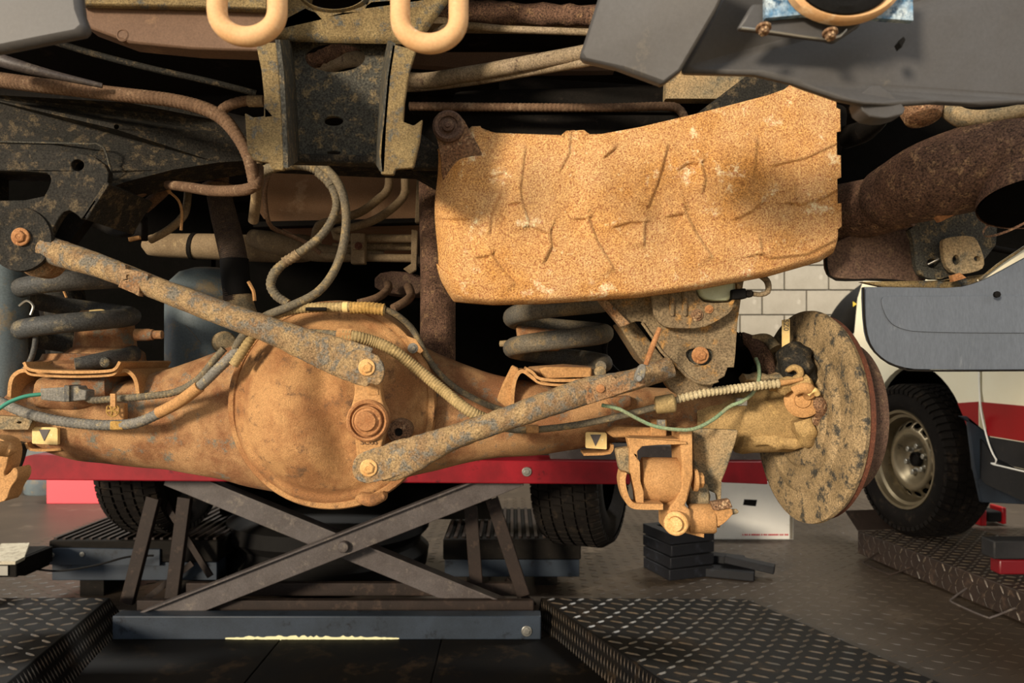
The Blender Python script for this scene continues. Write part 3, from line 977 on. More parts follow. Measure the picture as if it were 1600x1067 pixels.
obj('front_plate', plate(chaikin([(-60, 235), (60, 232), (140, 240), (170, 262), (168, 290), (128, 345), (122, 336), (104, 326), (88, 345), (68, 390), (60, 402), (30, 415), (-5, 392), (-60, 385)], 1), 1.0, 0.012,
                      holes=[chaikin([(-40, 266), (70, 268), (80, 276), (78, 290), (66, 312), (-40, 314)], 1), ell(121, 258, 10, 9)]), M_frame, lb, bevel=0.003)
obj('edge_flange', plate(ribbon([(168, 285), (150, 312), (132, 342)], 8, 0), .985, 0.12), M_frame, lb, bevel=0.002)
obj('inner_plate', plate([(88, 345), (104, 326), (135, 342), (104, 385), (80, 380)], 1.04, 0.02), M_black, lb)
obj('outer_cup', lathe(W(32, 374, 0.998), (0, -1, 0), [(-.004, .044), (.002, .043), (.001, .034), (-.002, .026), (0, .02), (.0, 0)], 32), M_frame, lb)
bolt(lb, 32, 370, 0.995, 9.5, M_bolt, label='rusty hex bolt')

# ------------------------------------------------------------------ tow hook bracket
tb = T('tow_bracket', 'large grey and ochre hanger bracket with oval hole between the two tow hooks', 'bracket', W(520, 260, 0.86))
obj('web_plate', plate([(445, 55), (608, 55), (597, 150), (589, 250), (586, 256), (462, 252), (455, 150)], 0.93, 0.006,
                    holes=[ell(523, 89, 47, 23, 32), ell(521, 189, 15, 7), ell(521, 239, 11, 2.2, 12)]), M_bracket, tb, bevel=0.002)
obj('top_beam', plate([(395, -60), (745, -60), (700, 0), (652, 66), (520, 64), (396, 60)], 0.90, 0.012,
                   holes=[ell(523, -12, 52, 28, 32)]), M_brackety, tb, bevel=0.006)
obj('rolled_rim', lathe(W(523, -12, 0.902), (0, -1, 0), [(-.03, .036), (.004, .040), (.006, .043), (0, .047), (-.005, .047)], 40, sq=(1, .56), close=False), M_brackety, tb)
L_out = [(399, 66), (408, 110), (412, 150), (412, 181), (395, 183), (382, 176), (386, 235), (395, 250), (420, 254), (426, 265), (443, 266), (444, 250), (440, 180), (436, 110), (432, 66)]
obj('side_flange', plate(L_out, 0.80, 0.006), M_brackety, tb, bevel=0.0015)
R_out = [(612, 68), (650, 78), (640, 110), (632, 160), (630, 190), (646, 196), (660, 186), (656, 220), (646, 262), (618, 264), (615, 273), (595, 272), (592, 240), (598, 190), (604, 120)]
obj('side_flange', plate(R_out, 0.80, 0.006), M_brackety, tb, bevel=0.0015)


def wall_between(pa, pb, d0, d1, t=0.005):
    vs = [W(x, y, d0) for x, y in pa] + [W(x, y, d1) for x, y in pb]
    n = len(pa)
    vs += [v + Vector((t, 0, 0)) for v in vs]
    fs = []
    for i in range(n - 1):
        fs += [(i, i + 1, n + i + 1, n + i), (2 * n + i, 3 * n + i, 3 * n + i + 1, 2 * n + i + 1), (i, 2 * n + i, 2 * n + i + 1, i + 1), (n + i, n + i + 1, 3 * n + i + 1, 3 * n + i)]
    fs += [(0, n, 3 * n, 2 * n), (n - 1, 3 * n - 1, 4 * n - 1, 2 * n - 1)]
    return vs, fs


obj('side_wall', wall_between([(430, 62), (436, 110), (440, 180), (443, 262)], [(450, 62), (455, 110), (459, 180), (462, 250)], 0.80, 0.93), M_bracket, tb)
obj('side_wall', wall_between([(612, 68), (604, 120), (598, 190), (594, 268)], [(604, 62), (596, 120), (590, 190), (586, 255)], 0.80, 0.93, t=0.004), M_bracket, tb)
obj('bottom_lip', plate([(442, 238), (598, 242), (600, 256), (442, 252)], 0.91, 0.02), M_frame, tb, bevel=.003)
obj('cross_tab', plate([(630, 188), (690, 232), (720, 262), (640, 262), (640, 215)], 0.99, 0.02), M_frame, tb, bevel=.003)

for (cx, x0, x1, yb, lab) in ((386, 333, 440, 60, 'thick sandy tow hook loop hanging beside the brown rear panel'), (671, 619, 723, 72, 'thick sandy tow hook loop hanging beside the pale twin pipes')):
    dd = 0.60
    rr = 11.5
    yc = yb - rr - 30
    a0, b0 = x0 + rr - 5, x1 - rr + 5
    hw = (b0 - a0) / 2
    mx = (a0 + b0) / 2
    pts = [(a0 - 2, -90, dd), (a0 - 1, -45, dd), (a0, yc - 15, dd)] + [(mx - hw * math.cos(t), yc + hw * 0.98 * math.sin(t) * 0.85, dd) for t in [PI * i / 8 for i in range(9)]] + [(b0, yc - 15, dd), (b0 + 1, -45, dd), (b0 + 2, -90, dd)]
    o = obj('tow_hook', tube(pts, 15.5, seg=24, step=.003), M_hook)
    tag(o, lab, 'tow hook')

# ------------------------------------------------------------------ pale pipes at the top
o = T('twin_pipes', 'pair of long pale pipes running up to the grey bumper corner', 'pipe', W(780, 120, 1.0))
obj('pipe', tube([(500, 108, 1.3), (560, 92, 1.2), (640, 125, 1.08), (730, 116, 1.02), (830, 98, .96), (925, 80, .9), (1000, 62, .88)], 12), M_pipes, o)
obj('pipe', tube([(560, 132, 1.14), (640, 137, 1.09), (730, 128, 1.03), (830, 112, .97), (925, 96, .90), (1000, 79, .88)], 6.5), M_pipes, o)
o = T('rusty_rail', 'flaking rust brown bar above a thin pale pipe beside the second tow hook', 'bar', W(820, 40, 1.0))
obj('rusty_bar', tube([(470, 95, 1.3), (560, 66, 1.2), (680, 20, 1.04), (800, 22, 1.0), (960, 26, .96)], 16, lump=.3), M_pipe, o)
obj('pipe', tube([(500, 108, 1.32), (600, 74, 1.2), (700, 42, 1.02), (800, 46, .98), (960, 52, .94)], 5.5), M_pipes, o)
obj('clip_bar', plate([(640, 26), (960, 30), (960, 40), (640, 36)], 1.02, 0.03), M_fuel, o)
o = T('brown_heat_panel', 'dull brown pan panel behind the twin pale pipes', 'panel', W(800, 100, 1.2))
obj('panel', plate([(640, 50), (960, 55), (960, 110), (800, 112), (640, 100)], 1.25, 0.02), M_brown, o)
o = T('muffler', 'black muffler body above and behind the rusty shield', 'muffler', W(900, 250, 1.15))
obj('muffler_shell', limb([(690, 200, 1.16, 40, .05), (720, 215, 1.16, 60, .08), (900, 215, 1.16, 62, .09), (1150, 210, 1.16, 62, .09), (1290, 225, 1.16, 50, .07)], e=3), M_black, o)
obj('heat_lip', plate([(640, 160), (1075, 168), (1065, 176), (640, 170)], 1.06, 0.03), M_black, o, bevel=.003)
obj('olive_panel', plate([(780, 118), (1035, 135), (1035, 154), (780, 150)], 1.15, 0.02), M_pan, o)
obj('olive_panel', plate([(1042, 100), (1200, 100), (1140, 154), (1040, 154)], 1.02, 0.02), M_dustg, o)  # paler tone paints in the lit spot below the bumper
obj('guard_blade', plate([(1088, 178), (1180, 108), (1300, 108), (1300, 150), (1190, 175), (1110, 195)], 1.0, 0.01), M_frame, o)
o = obj('brake_line', tube([(640, 166, 1.04), (820, 168, 1.03), (960, 168, 1.02), (1040, 166, 1.01), (1062, 172, 1.01), (1075, 195, 1.01)], 6.5, ribs=(.006, .05)), M_hose)
tag(o, 'brown wrapped hose lying along the top of the black muffler', 'hose')

# ------------------------------------------------------------------ pressed heat shield
top_c = [(735, 207), (747, 207), (790, 209), (880, 212), (940, 210), (1000, 199), (1080, 180), (1150, 162), (1200, 149), (1225, 140), (1245, 124), (1275, 128), (1316, 140)]
bot_c = [(680, 440), (690, 455), (710, 471), (770, 476), (850, 474), (1000, 464), (1100, 450), (1200, 431), (1280, 408), (1316, 385)]


def interp(cv, x):
    if x <= cv[0][0]:
        return cv[0][1]
    for a, b in zip(cv, cv[1:]):
        if x <= b[0]:
            return a[1] + (b[1] - a[1]) * (x - a[0]) / (b[0] - a[0])
    return cv[-1][1]


creases = [([(819, 235), (812, 290)], 3), ([(890, 212), (888, 240), (876, 262)], 3), ([(958, 232), (946, 242)], 4), ([(1041, 232), (1028, 280), (1013, 318)], 4), ([(1062, 262), (1072, 254), (1094, 254), (1101, 280), (1098, 294)], 3.5),
           ([(1181, 225), (1176, 280)], 3), ([(1210, 257), (1260, 245), (1310, 222)], 3), ([(1240, 292), (1241, 316), (1252, 318), (1285, 308), (1314, 292)], 3), ([(1150, 340), (1172, 330), (1192, 312)], 3),
           ([(800, 316), (814, 315), (826, 350), (858, 364), (860, 385), (851, 404)], 3.5), ([(900, 340), (918, 340), (932, 378), (955, 416)], 3.5), ([(962, 352), (985, 345), (1006, 346), (1005, 378)], 3.5), ([(1046, 336), (1070, 332), (1086, 365), (1108, 397)], 3.5),
           ([(748, 400), (766, 398), (782, 420), (800, 440)], 3.5), ([(764, 360), (766, 335), (780, 305)], 3), ([(1186, 375), (1190, 395), (1204, 402), (1260, 396), (1316, 368)], 3), ([(690, 340), (725, 341)], 3), ([(770, 275), (786, 268)], 2.5)]


def segd(p, a, b):
    dx, dy = b[0] - a[0], b[1] - a[1]
    ln = math.hypot(dx, dy)
    dx, dy = dx / ln, dy / ln
    t = (p[0] - a[0]) * dx + (p[1] - a[1]) * dy
    over = max(0, -t, t - ln)
    nx, ny = -dy, dx
    if nx * -1 + ny * -0.7 < 0:      # the raised side is the upper left one
        nx, ny = -nx, -ny
    sdist = (p[0] - a[0]) * nx + (p[1] - a[1]) * ny
    return math.hypot(sdist, over), sdist, over


def relief(x, y):
    h = 0
    for pl, w in creases:
        if x < min(q[0] for q in pl) - 60 or x > max(q[0] for q in pl) + 40 or y < min(q[1] for q in pl) - 60 or y > max(q[1] for q in pl) + 40:
            continue
        dd, sdist, over = min((segd((x, y), a, b) for a, b in zip(pl, pl[1:])), key=lambda q: q[0])
        st = min(1, max(0, (sdist + 4.0) / 5.5))
        st = st * st * (3 - 2 * st)
        h += 0.0052 * (w / 3.5) * st * math.exp(-max(0, sdist) / 17.0) * math.exp(-(over / 7) ** 2)
    return h


hs = T('heat_shield', 'large rusty orange pressed metal heat shield below the muffler', 'heat shield', W(1000, 470, .96))
NU, NV = 430, 190
vs = []
for j in range(NV + 1):
    v = j / NV
    yy = 205 + v * 235
    xl = 738 + (683 - 738) * min(1, v / 0.12) ** 0.5 if v < 0.12 else 683 + 3 * math.sin(v * 9)
    if v > 0.86:
        xl = 683 + 26 * ((v - 0.86) / 0.14) ** 2
    tooth = 6 if (0.13 < v < 0.27 or 0.42 < v < 0.56 or 0.72 < v < 0.87) else 0
    xr = 1306 + tooth + 3 * v - (8 * ((v - .9) / .1) ** 2 if v > .9 else 0)
    for i in range(NU + 1):
        u = i / NU
        x = xl + (xr - xl) * u
        yt, yb = interp(top_c, x), interp(bot_c, x)
        y = yt + (yb - yt) * v
        if 884 < x < 914:
            y -= 7 * (1 - v) ** 14
        if 735 < x < 765:
            y -= (9 if x < 752 else 3) * (1 - v) ** 20
        d = 0.955 - 0.018 * math.sin(PI * v) - 0.02 * math.sin(PI * u) + 0.00002 * (x - 900)
        d -= relief(x, y)
        d += 0.0018 * noise.noise(Vector((x * .02, y * .02, 3)))
        # turned back edges
        if u < 0.06:
            d += 0.03 * (1 - u / 0.06) ** 2
        if v > 0.96:
            d += 0.016 * ((v - .96) / .04) ** 2
        vs.append(W(x, y, d))
fs = [(j * (NU + 1) + i, j * (NU + 1) + i + 1, (j + 1) * (NU + 1) + i + 1, (j + 1) * (NU + 1) + i) for j in range(NV) for i in range(NU)]
o = obj('shield_sheet', (vs, fs), M_shield, hs, smooth=80)
sm = o.modifiers.new('sheet', 'SOLIDIFY')
sm.thickness = 0.002
sm.offset = 0
he = T('shield_hanger', 'brown dusty hanger ear with round rubber mount at the shield corner', 'hanger', W(710, 270, .93))
obj('ear_plate', plate(chaikin([(676, 190), (684, 178), (705, 174), (722, 182), (735, 205), (752, 235), (754, 250), (745, 268), (725, 280), (700, 290), (690, 280), (688, 240)], 1), lambda x, y: 0.935 + max(0, (y - 240)) * .0004, 0.012), M_shielde, he, bevel=.005, seg=3)
obj('rubber_mount', lathe(W(701, 199, .935), (0, -1, 0), [(-.01, .020), (.006, .020), (.009, .017), (.007, .0125), (.004, .012), (.004, .008), (.010, .0075), (.011, .004), (.013, .0035), (.013, 0)], 32), M_drum, he)

# ------------------------------------------------------------------ exhaust pipes
o = obj('exhaust_pipe', tube([(676, 240, 1.42), (680, 330, 1.40), (684, 430, 1.36), (684, 520, 1.34), (684, 575, 1.34), (690, 590, 1.4)], [22, 25, 27, 27.5, 27, 15], seg=28), M_pipe)
tag(o, 'rust brown exhaust pipe dropping straight down behind the shield', 'pipe')
tp = T('tailpipe', 'wide rusty tailpipe bending out past the shield to an open mouth', 'pipe', W(1450, 350, .9))
TPP = [(1374, 312, .985), (1378, 311, .98), (1386, 308, .97), (1405, 301, .95), (1445, 285, .92), (1500, 268, .90), (1562, 254, .88), (1606, 270, .86), (1618, 318, .845)]
TPR = [36, 43, 47, 52, 61, 66, 70, 74, 80]
obj('pipe', tube([(1250, 342, 1.12), (1310, 334, 1.06), (1370, 322, 1.0), (1420, 310, .97)], [44, 45, 45, 44], seg=40), M_pipe, tp, smooth=60)
obj('elbow', tube(TPP, TPR, seg=48, caps=False), M_pipe, tp, smooth=60)
obj('elbow_cap', lathe(W(1374, 312, .985), (1, -.1, .1), [(0, .0), (.001, px(36, .98))], 40, close=False), M_pipe, tp)
obj('inner_pipe', tube(TPP[3:], [r - 4 for r in TPR[3:]], seg=48), M_dark, tp, smooth=60)
obj('rolled_lip', tube([(1616, 316, .845), (1618.4, 319, .845)], [80.5, 80.5], seg=48, caps=False, step=.001), M_pipe, tp, smooth=60)
obj('hanger_tab', plate([(1462, 335), (1495, 322), (1500, 332), (1470, 347)], .90, .01), M_bolt, tp, bevel=.002)
sg = T('pipe_guard', 'dark brown sheet guard hanging under the tailpipe', 'guard', W(1370, 430, 1.0))
obj('sheet', plate(chaikin([(1290, 398), (1310, 372), (1420, 340), (1450, 380), (1452, 440), (1430, 440), (1305, 436), (1292, 425)], 1), 1.02, .012), M_drum, sg, bevel=.003)
obj('sheet_edge', tube([(1291, 402, 1.015), (1293, 424, 1.015), (1306, 437, 1.015), (1380, 437, 1.015), (1450, 444, 1.015)], 1.8), M_black, sg)
bk = T('bumper_bracket', 'grey stamped bracket beside a small muddy plate with holes under the tailpipe', 'bracket', W(1470, 440, .97))
obj('stamped_plate', plate(chaikin([(1418, 352), (1500, 322), (1560, 330), (1555, 400), (1478, 436), (1450, 436), (1432, 425), (1428, 380)], 1), .985, .01, holes=[ell(1457, 411, 9, 7)]), M_bracket, bk, bevel=.003)
obj('small_plate', plate(chaikin([(1472, 378), (1478, 371), (1520, 367), (1530, 380), (1540, 410), (1534, 422), (1510, 428), (1490, 428), (1476, 412)], 1), .968, .008, holes=[ell(1494, 406, 5.5, 8), ell(1527, 404, 5, 4)]), M_dustg, bk, bevel=.002)
obj('clip', tube([(1450, 413, .98), (1462, 407, .975), (1466, 404, .975)], 2), M_chrome, bk)
obj('stay', plate([(1345, 440), (1460, 438), (1540, 428), (1530, 440), (1500, 452), (1380, 448)], .99, .012), M_brackety, bk, bevel=.002)
obj('rusty_clip', plate([(1488, 430), (1500, 426), (1510, 434), (1490, 440)], .96, .008), M_bolt, bk)
obj('strut', tube([(1540, 385, 1.05), (1580, 393, 1.05), (1640, 400, 1.05)], 5), M_black, bk)
bs_ = T('side_bumper', 'blue grey scratched plastic bumper side with a rounded lower corner', 'bumper', W(1480, 580, .95))


def bsd(x, y):
    return 0.955 - 0.00012 * (x - 1348) + (0.00009 * max(0, 525 - y) if x > 0 else 0)


out_ = [(1348, 449), (1352, 448), (1420, 449), (1496, 450), (1530, 441), (1560, 426), (1600, 404), (1700, 350), (1700, 577), (1440, 578), (1405, 573), (1378, 560), (1358, 538), (1351, 512)]
obj('skin', plate(out_, bsd, .006, rnd=1), M_plastic, bs_, bevel=.002)
obj('recess', plate(chaikin([(1375, 465), (1390, 462), (1700, 462), (1700, 520), (1440, 520), (1400, 512), (1384, 495)], 2), lambda x, y: bsd(x, y) - .0025, .003), M_plastic, bs_, bevel=.0012)
obj('clip_hole', lathe(W(1558, 460, .922), (0, -1, 0), [(-.002, .0042), (.0015, .004), (.002, .002), (.002, 0)], 8), M_rub, bs_)
obj('bottom_edge', tube([(1349, 449, .955), (1351, 505, .953), (1360, 540, .951), (1380, 562, .949), (1405, 574, .946), (1440, 579, .942), (1700, 578, .91)], 1.6, seg=8), M_black, bs_)
fe = T('fender_edge', 'white painted body edge with a yellowed lip above the blue grey bumper side', 'body panel', W(1580, 430, .97))
obj('panel', plate([(1528, 438), (1560, 412), (1600, 385), (1700, 318), (1700, 352), (1600, 412), (1560, 432), (1535, 441)], .968, .006), M_white, fe, bevel=.002)
obj('lip', tube([(1530, 437, .964), (1562, 412, .962), (1600, 387, .96), (1700, 320, .95)], 2.0), M_brackety, fe)

# ------------------------------------------------------------------ bumpers at the top
rb_ = T('rear_bumper', 'dark grey moulded bumper underside with the round mount at the upper edge', 'bumper', W(1250, 160, .62))
bo = [(905, 86), (912, 70), (948, -60), (1135, -60), (1105, 20), (1062, 110), (1033, 132)]
obj('corner_panel', plate([(906, 84), (912, 68), (940, -20), (952, -70), (1160, -70), (1118, 20), (1066, 108), (1036, 131), (960, 103), (911, 92)], lambda x, y: .66 - (x - 905) * .00028 + (y - 100) * .0001, .012), M_bumper, rb_, bevel=.003)
obj('main_panel', plate([(1064, 112), (1112, 24), (1156, -70), (1720, -70), (1720, 160), (1610, 158), (1540, 162), (1470, 158), (1400, 163), (1352, 160), (1310, 152), (1240, 128), (1180, 114), (1090, 112)], lambda x, y: .615 + abs(x - 1350) * .00012 + (110 - y) * -.0001, .012), M_bumper, rb_, bevel=.004)
obj('moulded_foot', plate(chaikin([(1340, 150), (1368, 128), (1400, 150), (1420, 176), (1385, 186), (1350, 180)], 1), .63, .02), M_bumper, rb_, bevel=.004)
obj('hanging_screw', hexbolt(W(1374, 178, .64), (0, 0, -1), px(8, .64), hh=1.1), M_bolt, rb_, smooth=30)
obj('slot_frame', plate([(1152, 44), (1175, 6), (1350, 10), (1345, 40), (1305, 66), (1290, 62)], .598, .006), M_bumper, rb_, bevel=.002)
obj('slot_edge', tube([(1158, 44, .596), (1200, 49, .596), (1296, 61, .596), (1322, 46, .596)], 2.4, seg=8), M_chrome, rb_)
obj('clip_slot', plate([(1405, 66), (1412, 57), (1415, 62), (1409, 74)], .6, .008), M_rub, rb_)
rm = T('round_mount', 'black rubber disc in a tan ring on peeling blue film under the bumper', 'mount', W(1318, 30, .57))
obj('film_plate', plate([(1196, -60), (1425, -60), (1427, 32), (1400, 30), (1340, 26), (1260, 22), (1196, 28)], .59, .006), M_bluetape, rm)
obj('ring', lathe(W(1318, -28, .585), (0, -1, 0), [(-.004, .046), (.004, .046), (.007, .043), (.006, .038), (.002, .037), (0, .036)], 48, close=False, sq=(1, .72)), M_hook, rm)
obj('rubber_disc', lathe(W(1318, -28, .58), (0, -1, 0), [(0, .038), (.004, .037), (.006, .03), (.004, .022), (.007, .015), (.007, 0)], 48, sq=(1, .72)), M_rub, rm)
for x, y in ((1193, 44), (1297, 52)):
    obj('bracket_bolt', hexbolt(W(x, y, .585), (0, -.3, -1), px(8, .585), hh=1.2), M_shielde, rm, smooth=30)
lbm = obj('bumper_end', plate([(-60, -70), (116, -70), (121, -20), (126, 20), (135, 44), (126, 52), (60, 65), (0, 77), (-60, 86)], .62, .014), M_bumper, bevel=.005)
tag(lbm, 'grey plastic bumper end with stone chips in front of the brown rear panel', 'bumper')
# small dark bits above the tailpipe
mt = T('mount_arm', 'muddy greenish pressed arm under the bumper above the tailpipe', 'bracket', W(1520, 200, .9))
obj('arm', limb([(1480, 172, .9, 10, .01), (1510, 186, .88, 13, .012), (1560, 182, .86, 12, .012), (1640, 165, .84, 10, .012)], e=2.5), M_dustg, mt)
obj('cup', lathe(W(1440, 172, .9), (0, -.3, -1), [(-.02, .02), (0, .024), (.012, .02), (.016, .01), (.016, 0)], 24), M_shielde, mt)
obj('threaded_stud', tube([(1590, 178, .92), (1585, 200, .92), (1578, 225, .92)], 11, ribs=(.008, .12)), M_redrust, mt)
o = obj('rubber_boot', tube([(1320, 215, 1.1), (1350, 205, 1.05), (1372, 190, 1.0), (1385, 175, .98)], [18, 17, 13, 9]), M_black)
tag(o, 'black rubber boot running down behind the hanging bumper screw', 'boot')

# ------------------------------------------------------------------ rear axle
ax = T('rear_axle', 'muddy brown rear axle with the round differential housing in the middle', 'axle', W(520, 790, 1.12))
DC = W(520, 633, 1.08)
obj('axle_tube', limb([(-60, 640, 1.17, 42, .055), (30, 640, 1.17, 50, .055), (110, 655, 1.17, 56, .056), (190, 662, 1.17, 64, .058), (270, 655, 1.165, 80, .062), (340, 650, 1.16, 96, .068), (420, 645, 1.16, 122, .075), (520, 640, 1.16, 132, .08), (610, 640, 1.16, 118, .075), (680, 645, 1.16, 92, .066),
                       (760, 650, 1.165, 68, .06), (860, 652, 1.17, 54, .056), (960, 645, 1.175, 46, .05), (1060, 648, 1.18, 40, .045), (1140, 655, 1.18, 40, .045)], n=8, seg=48, e=2.4, lump=.004, lscale=14), M_axle, ax, smooth=70)
obj('diff_housing', lathe(DC + Vector((.0, .0, .004)), (0, -1, 0), [(-.16, .085), (-.12, .125), (-.07, .15), (-.03, .152), (-.012, .150), (.004, .146)], 72), M_axle, ax, smooth=60)
# the domed cover with its dents
rs = []
for k in range(30):
    f = k / 29
    r = .143 * (1 - f) + .0005
    ring = []
    for j in range(96):
        t = 2 * PI * j / 96
        q = r / .143
        a = .004 + (.010 if q < .93 else .012 * (1 - q) / .07 * .8) - (.005 * math.exp(-((q - .87) / .03) ** 2)) + .036 * (max(0, 1 - (q / .9) ** 2)) ** .8
        p = DC + Vector((r * math.cos(t), 0, r * math.sin(t) * 1.02))
        X, Z = p.x - DC.x, p.z - DC.z
        a += .026 * math.exp(-(((X + .058) / .055) ** 2 + ((Z + .0) / .075) ** 2))
        a += .018 * math.exp(-(((X + .035) / .05) ** 2 + ((Z + .07) / .04) ** 2))
        a -= .020 * math.exp(-(((X - .018 + .25 * (Z + .04)) / .020) ** 2 + ((Z + .05) / .045) ** 2))
        a -= .010 * math.exp(-(((X + .002) / .016) ** 2 + ((Z - .03) / .04) ** 2))
        a += .003 * noise.noise(p * 22)
        ring.append(p + Vector((0, -a, 0)))
    rs.append(ring)
obj('cover', rings(rs, False, True), M_cover, ax, smooth=60, label='domed muddy differential cover')
obj('cover_flange', lathe(DC, (0, -1, 0), [(-.012, .1515), (.004, .1525), (.009, .150), (.010, .143), (.004, .138)], 96, close=False), M_cover, ax)
obj('drain_boss', limb([(566, 778, 1.06, 9, .012), (580, 781, 1.055, 10, .014), (596, 776, 1.06, 8, .012)], capw=True), M_cover, ax)
p = W(627, 672, 1.055)
obj('filler_plug', join(lathe(p + Vector((0, -.02, 0)), (0, -1, -.05), [(-.03, .017), (.003, .017), (.005, .0155), (.004, .012), (.006, .0115), (.006, .0058), (-.004, .0055), (-.004, 0)], 32)), M_shielde, ax)
obj('plug_square', box(W(627, 672, 1.055) + Vector((0, -.0235, 0)), .010, .002, .010, 0), M_black, ax)
obj('casting_pad', limb([(655, 590, 1.10, 16, .02), (700, 620, 1.12, 22, .02), (740, 640, 1.12, 14, .015)], lump=.003), M_axle, ax)
# tube ends
cx = W(1200, 656, 1.165)
obj('hub_sleeve', lathe(W(1100, 656, 1.175), (1, -.02, .0), [(-.02, .042), (0, .044), (.045, .044), (.05, .052), (.06, .054), (.075, .052), (.15, .050), (.155, .058), (.17, .060), (.185, .060)], 48), M_hubdust, ax, smooth=40)
obj('clay_lump', limb([(1170, 684, 1.13, 8, .010), (1215, 690, 1.13, 11, .010), (1262, 690, 1.12, 8, .008)], lump=.008, lscale=60), M_hubdust, ax)
for X0, Y0, ww, tt in ((50, 667, 40, 28), (915, 675, 33, 27)):
    t_ = obj('warning_label', plate([(X0 + 2, Y0), (X0 + ww - 2, Y0 + 1), (X0 + ww, Y0 + 3), (X0 + ww, Y0 + tt - 1), (X0 + ww - 1, Y0 + tt), (X0 + 1, Y0 + tt - 2), (X0, Y0 + tt - 4), (X0, Y0 + 2)], 1.103 if X0 < 500 else 1.116, .006), M_cream, ax, smooth=0, label='cream label with a dark triangle pointing down')
    m_ = X0 + ww * .48
    obj('label_mark', plate([(m_ - 8.5, Y0 + 4), (m_ + 8.5, Y0 + 4), (m_ - .5, Y0 + 22)], 1.102 if X0 < 500 else 1.115, .002), M_mark, t_, smooth=0)
# spring perches
def perch(x0, ys, flip, lab_side):
    w = x0
    obj('perch_bracket', plate(ribbon(ys[0], 6, 2), 1.10, .15), M_dust, ax, bevel=.0015)
    obj('perch_tray', plate(ribbon(ys[1], 4.5, 2), 1.085, .16), M_dust, ax, bevel=.0015)
    obj('perch_tray', plate(ribbon([(a, b + 7) for a, b in ys[1]], 3.5, 2), 1.09, .15), M_dust, ax, bevel=.001)


perch(0, ([(14, 622), (15, 600), (20, 586), (36, 577), (60, 584), (120, 586), (180, 585), (194, 577), (206, 584), (213, 596), (215, 616)],
          [(37, 566), (42, 577), (60, 580), (120, 582), (172, 580), (181, 576), (187, 565)]), 0, '')
obj('perch_body', limb([(85, 612, 1.15, 25, .05), (130, 612, 1.15, 28, .05), (185, 608, 1.15, 24, .04)], e=3.5, lump=.004, lscale=30), M_axle, ax)
obj('pierced_tab', plate([(-30, 648), (45, 652), (50, 658), (44, 671), (-30, 671)], 1.09, .012, holes=[ell(30, 660, 4, 2, 10)]), M_dustg, ax, bevel=.002)
obj('lower_loop', plate(ribbon([(40, 692), (44, 702), (60, 704), (95, 702)], 4, 1), 1.12, .05), M_dust, ax, bevel=.001)
obj('lower_loop', plate(ribbon([(912, 710), (952, 709), (957, 702), (957, 695)], 4, 1), 1.11, .05), M_dust, ax, bevel=.001)
perch(1, ([(800, 640), (801, 612), (805, 590), (815, 577), (830, 588), (845, 600), (905, 602)],
          [(822, 576), (833, 582), (840, 592), (870, 595), (908, 594)]), 0, '')
obj('perch_wall', plate([(770, 640), (785, 600), (800, 570), (812, 576), (804, 600), (800, 640)], 1.11, .06), M_dust, ax, bevel=.003)
obj('side_lug', plate([(948, 622), (986, 618), (988, 634), (975, 640), (955, 636)], 1.11, .03), M_axle, ax, bevel=.003)
obj('panel_step', plate([(948, 676), (962, 666), (1020, 668), (1035, 676), (1030, 683), (958, 684)], 1.10, .03), M_dust, ax, bevel=.003)
obj('strap_bracket', plate([(1018, 655), (1042, 655), (1042, 682), (1016, 682)], 1.095, .012), M_dust, ax, bevel=.002)
# lower link mount below the right end of the axle
lm = T('link_mount', 'sandy fork bracket holding a fat bushing below the axle beside the brake disc', 'bracket', W(1030, 790, 1.08))
obj('fork_arm', plate([(980, 684), (1072, 690), (1074, 694), (1030, 695), (1004, 697), (996, 705), (996, 716), (1000, 722), (1001, 752), (1006, 768), (1006, 788), (994, 788), (992, 768), (984, 735), (984, 700)], 1.05, .022), M_dust, lm, bevel=.002)
obj('fork_arm', plate([(1062, 676), (1082, 672), (1083, 748), (1074, 782), (1070, 790), (1079, 797), (1081, 812), (1070, 828), (1058, 836), (1044, 834), (1043, 796), (1055, 782), (1062, 770), (1066, 730)], 1.055, .07), M_dust, lm, bevel=.003)
obj('top_web', plate([(984, 684), (1072, 686), (1072, 694), (1006, 694)], 1.06, .10), M_dust, lm, bevel=.003)
obj('foot_strap', plate(ribbon([(975, 738), (972, 752), (977, 775), (986, 790), (1000, 792), (1036, 792)], 9, 2), 1.04, .03), M_dust, lm, bevel=.002)
obj('strap_root', plate([(962, 702), (985, 698), (992, 724), (990, 740), (980, 742), (968, 734)], 1.06, .02), M_dustg, lm, bevel=.003)
bc = W(1032, 750, 1.09)
obj('bushing', lathe(bc, (1, -.10, 0), [(-.030, 0), (-.030, .028), (-.027, .0335), (.024, .0335), (.028, .031), (.028, .0)], 40), M_dust, lm)
obj('bushing_bolt', hexbolt(W(1087, 750, 1.07), (1, 0, 0), .011, hh=.9), M_dust, lm, smooth=30)
obj('clamp_boss', lathe(W(1057, 817, 1.05), (-.35, -1, .1), [(-.03, .017), (.008, .017), (.010, .015), (.010, .011), (.018, .010), (.019, 0)], 24), M_boltl, lm)
sl = T('sway_link', 'sandy sway bar link with two rubber bushings in front of the white carton', 'link', W(1110, 840, 1.08))
obj('link_eye', lathe(W(1098, 810, 1.08), (1, -.25, .05), [(-.020, 0), (-.020, .018), (-.018, .0215), (.016, .0215), (.019, .019), (.019, 0)], 32), M_dust, sl)
obj('upper_bushing', lathe(W(1093, 775, 1.11), (1, -.2, .05), [(-.02, .012), (-.014, .020), (0, .022), (.012, .018), (.016, 0)], 32), M_dustg, sl)
obj('washer', lathe(W(1118, 806, 1.08), (1, -.25, .05), [(-.005, .016), (.004, .017), (.006, .015), (.006, 0)], 28), M_dust, sl)
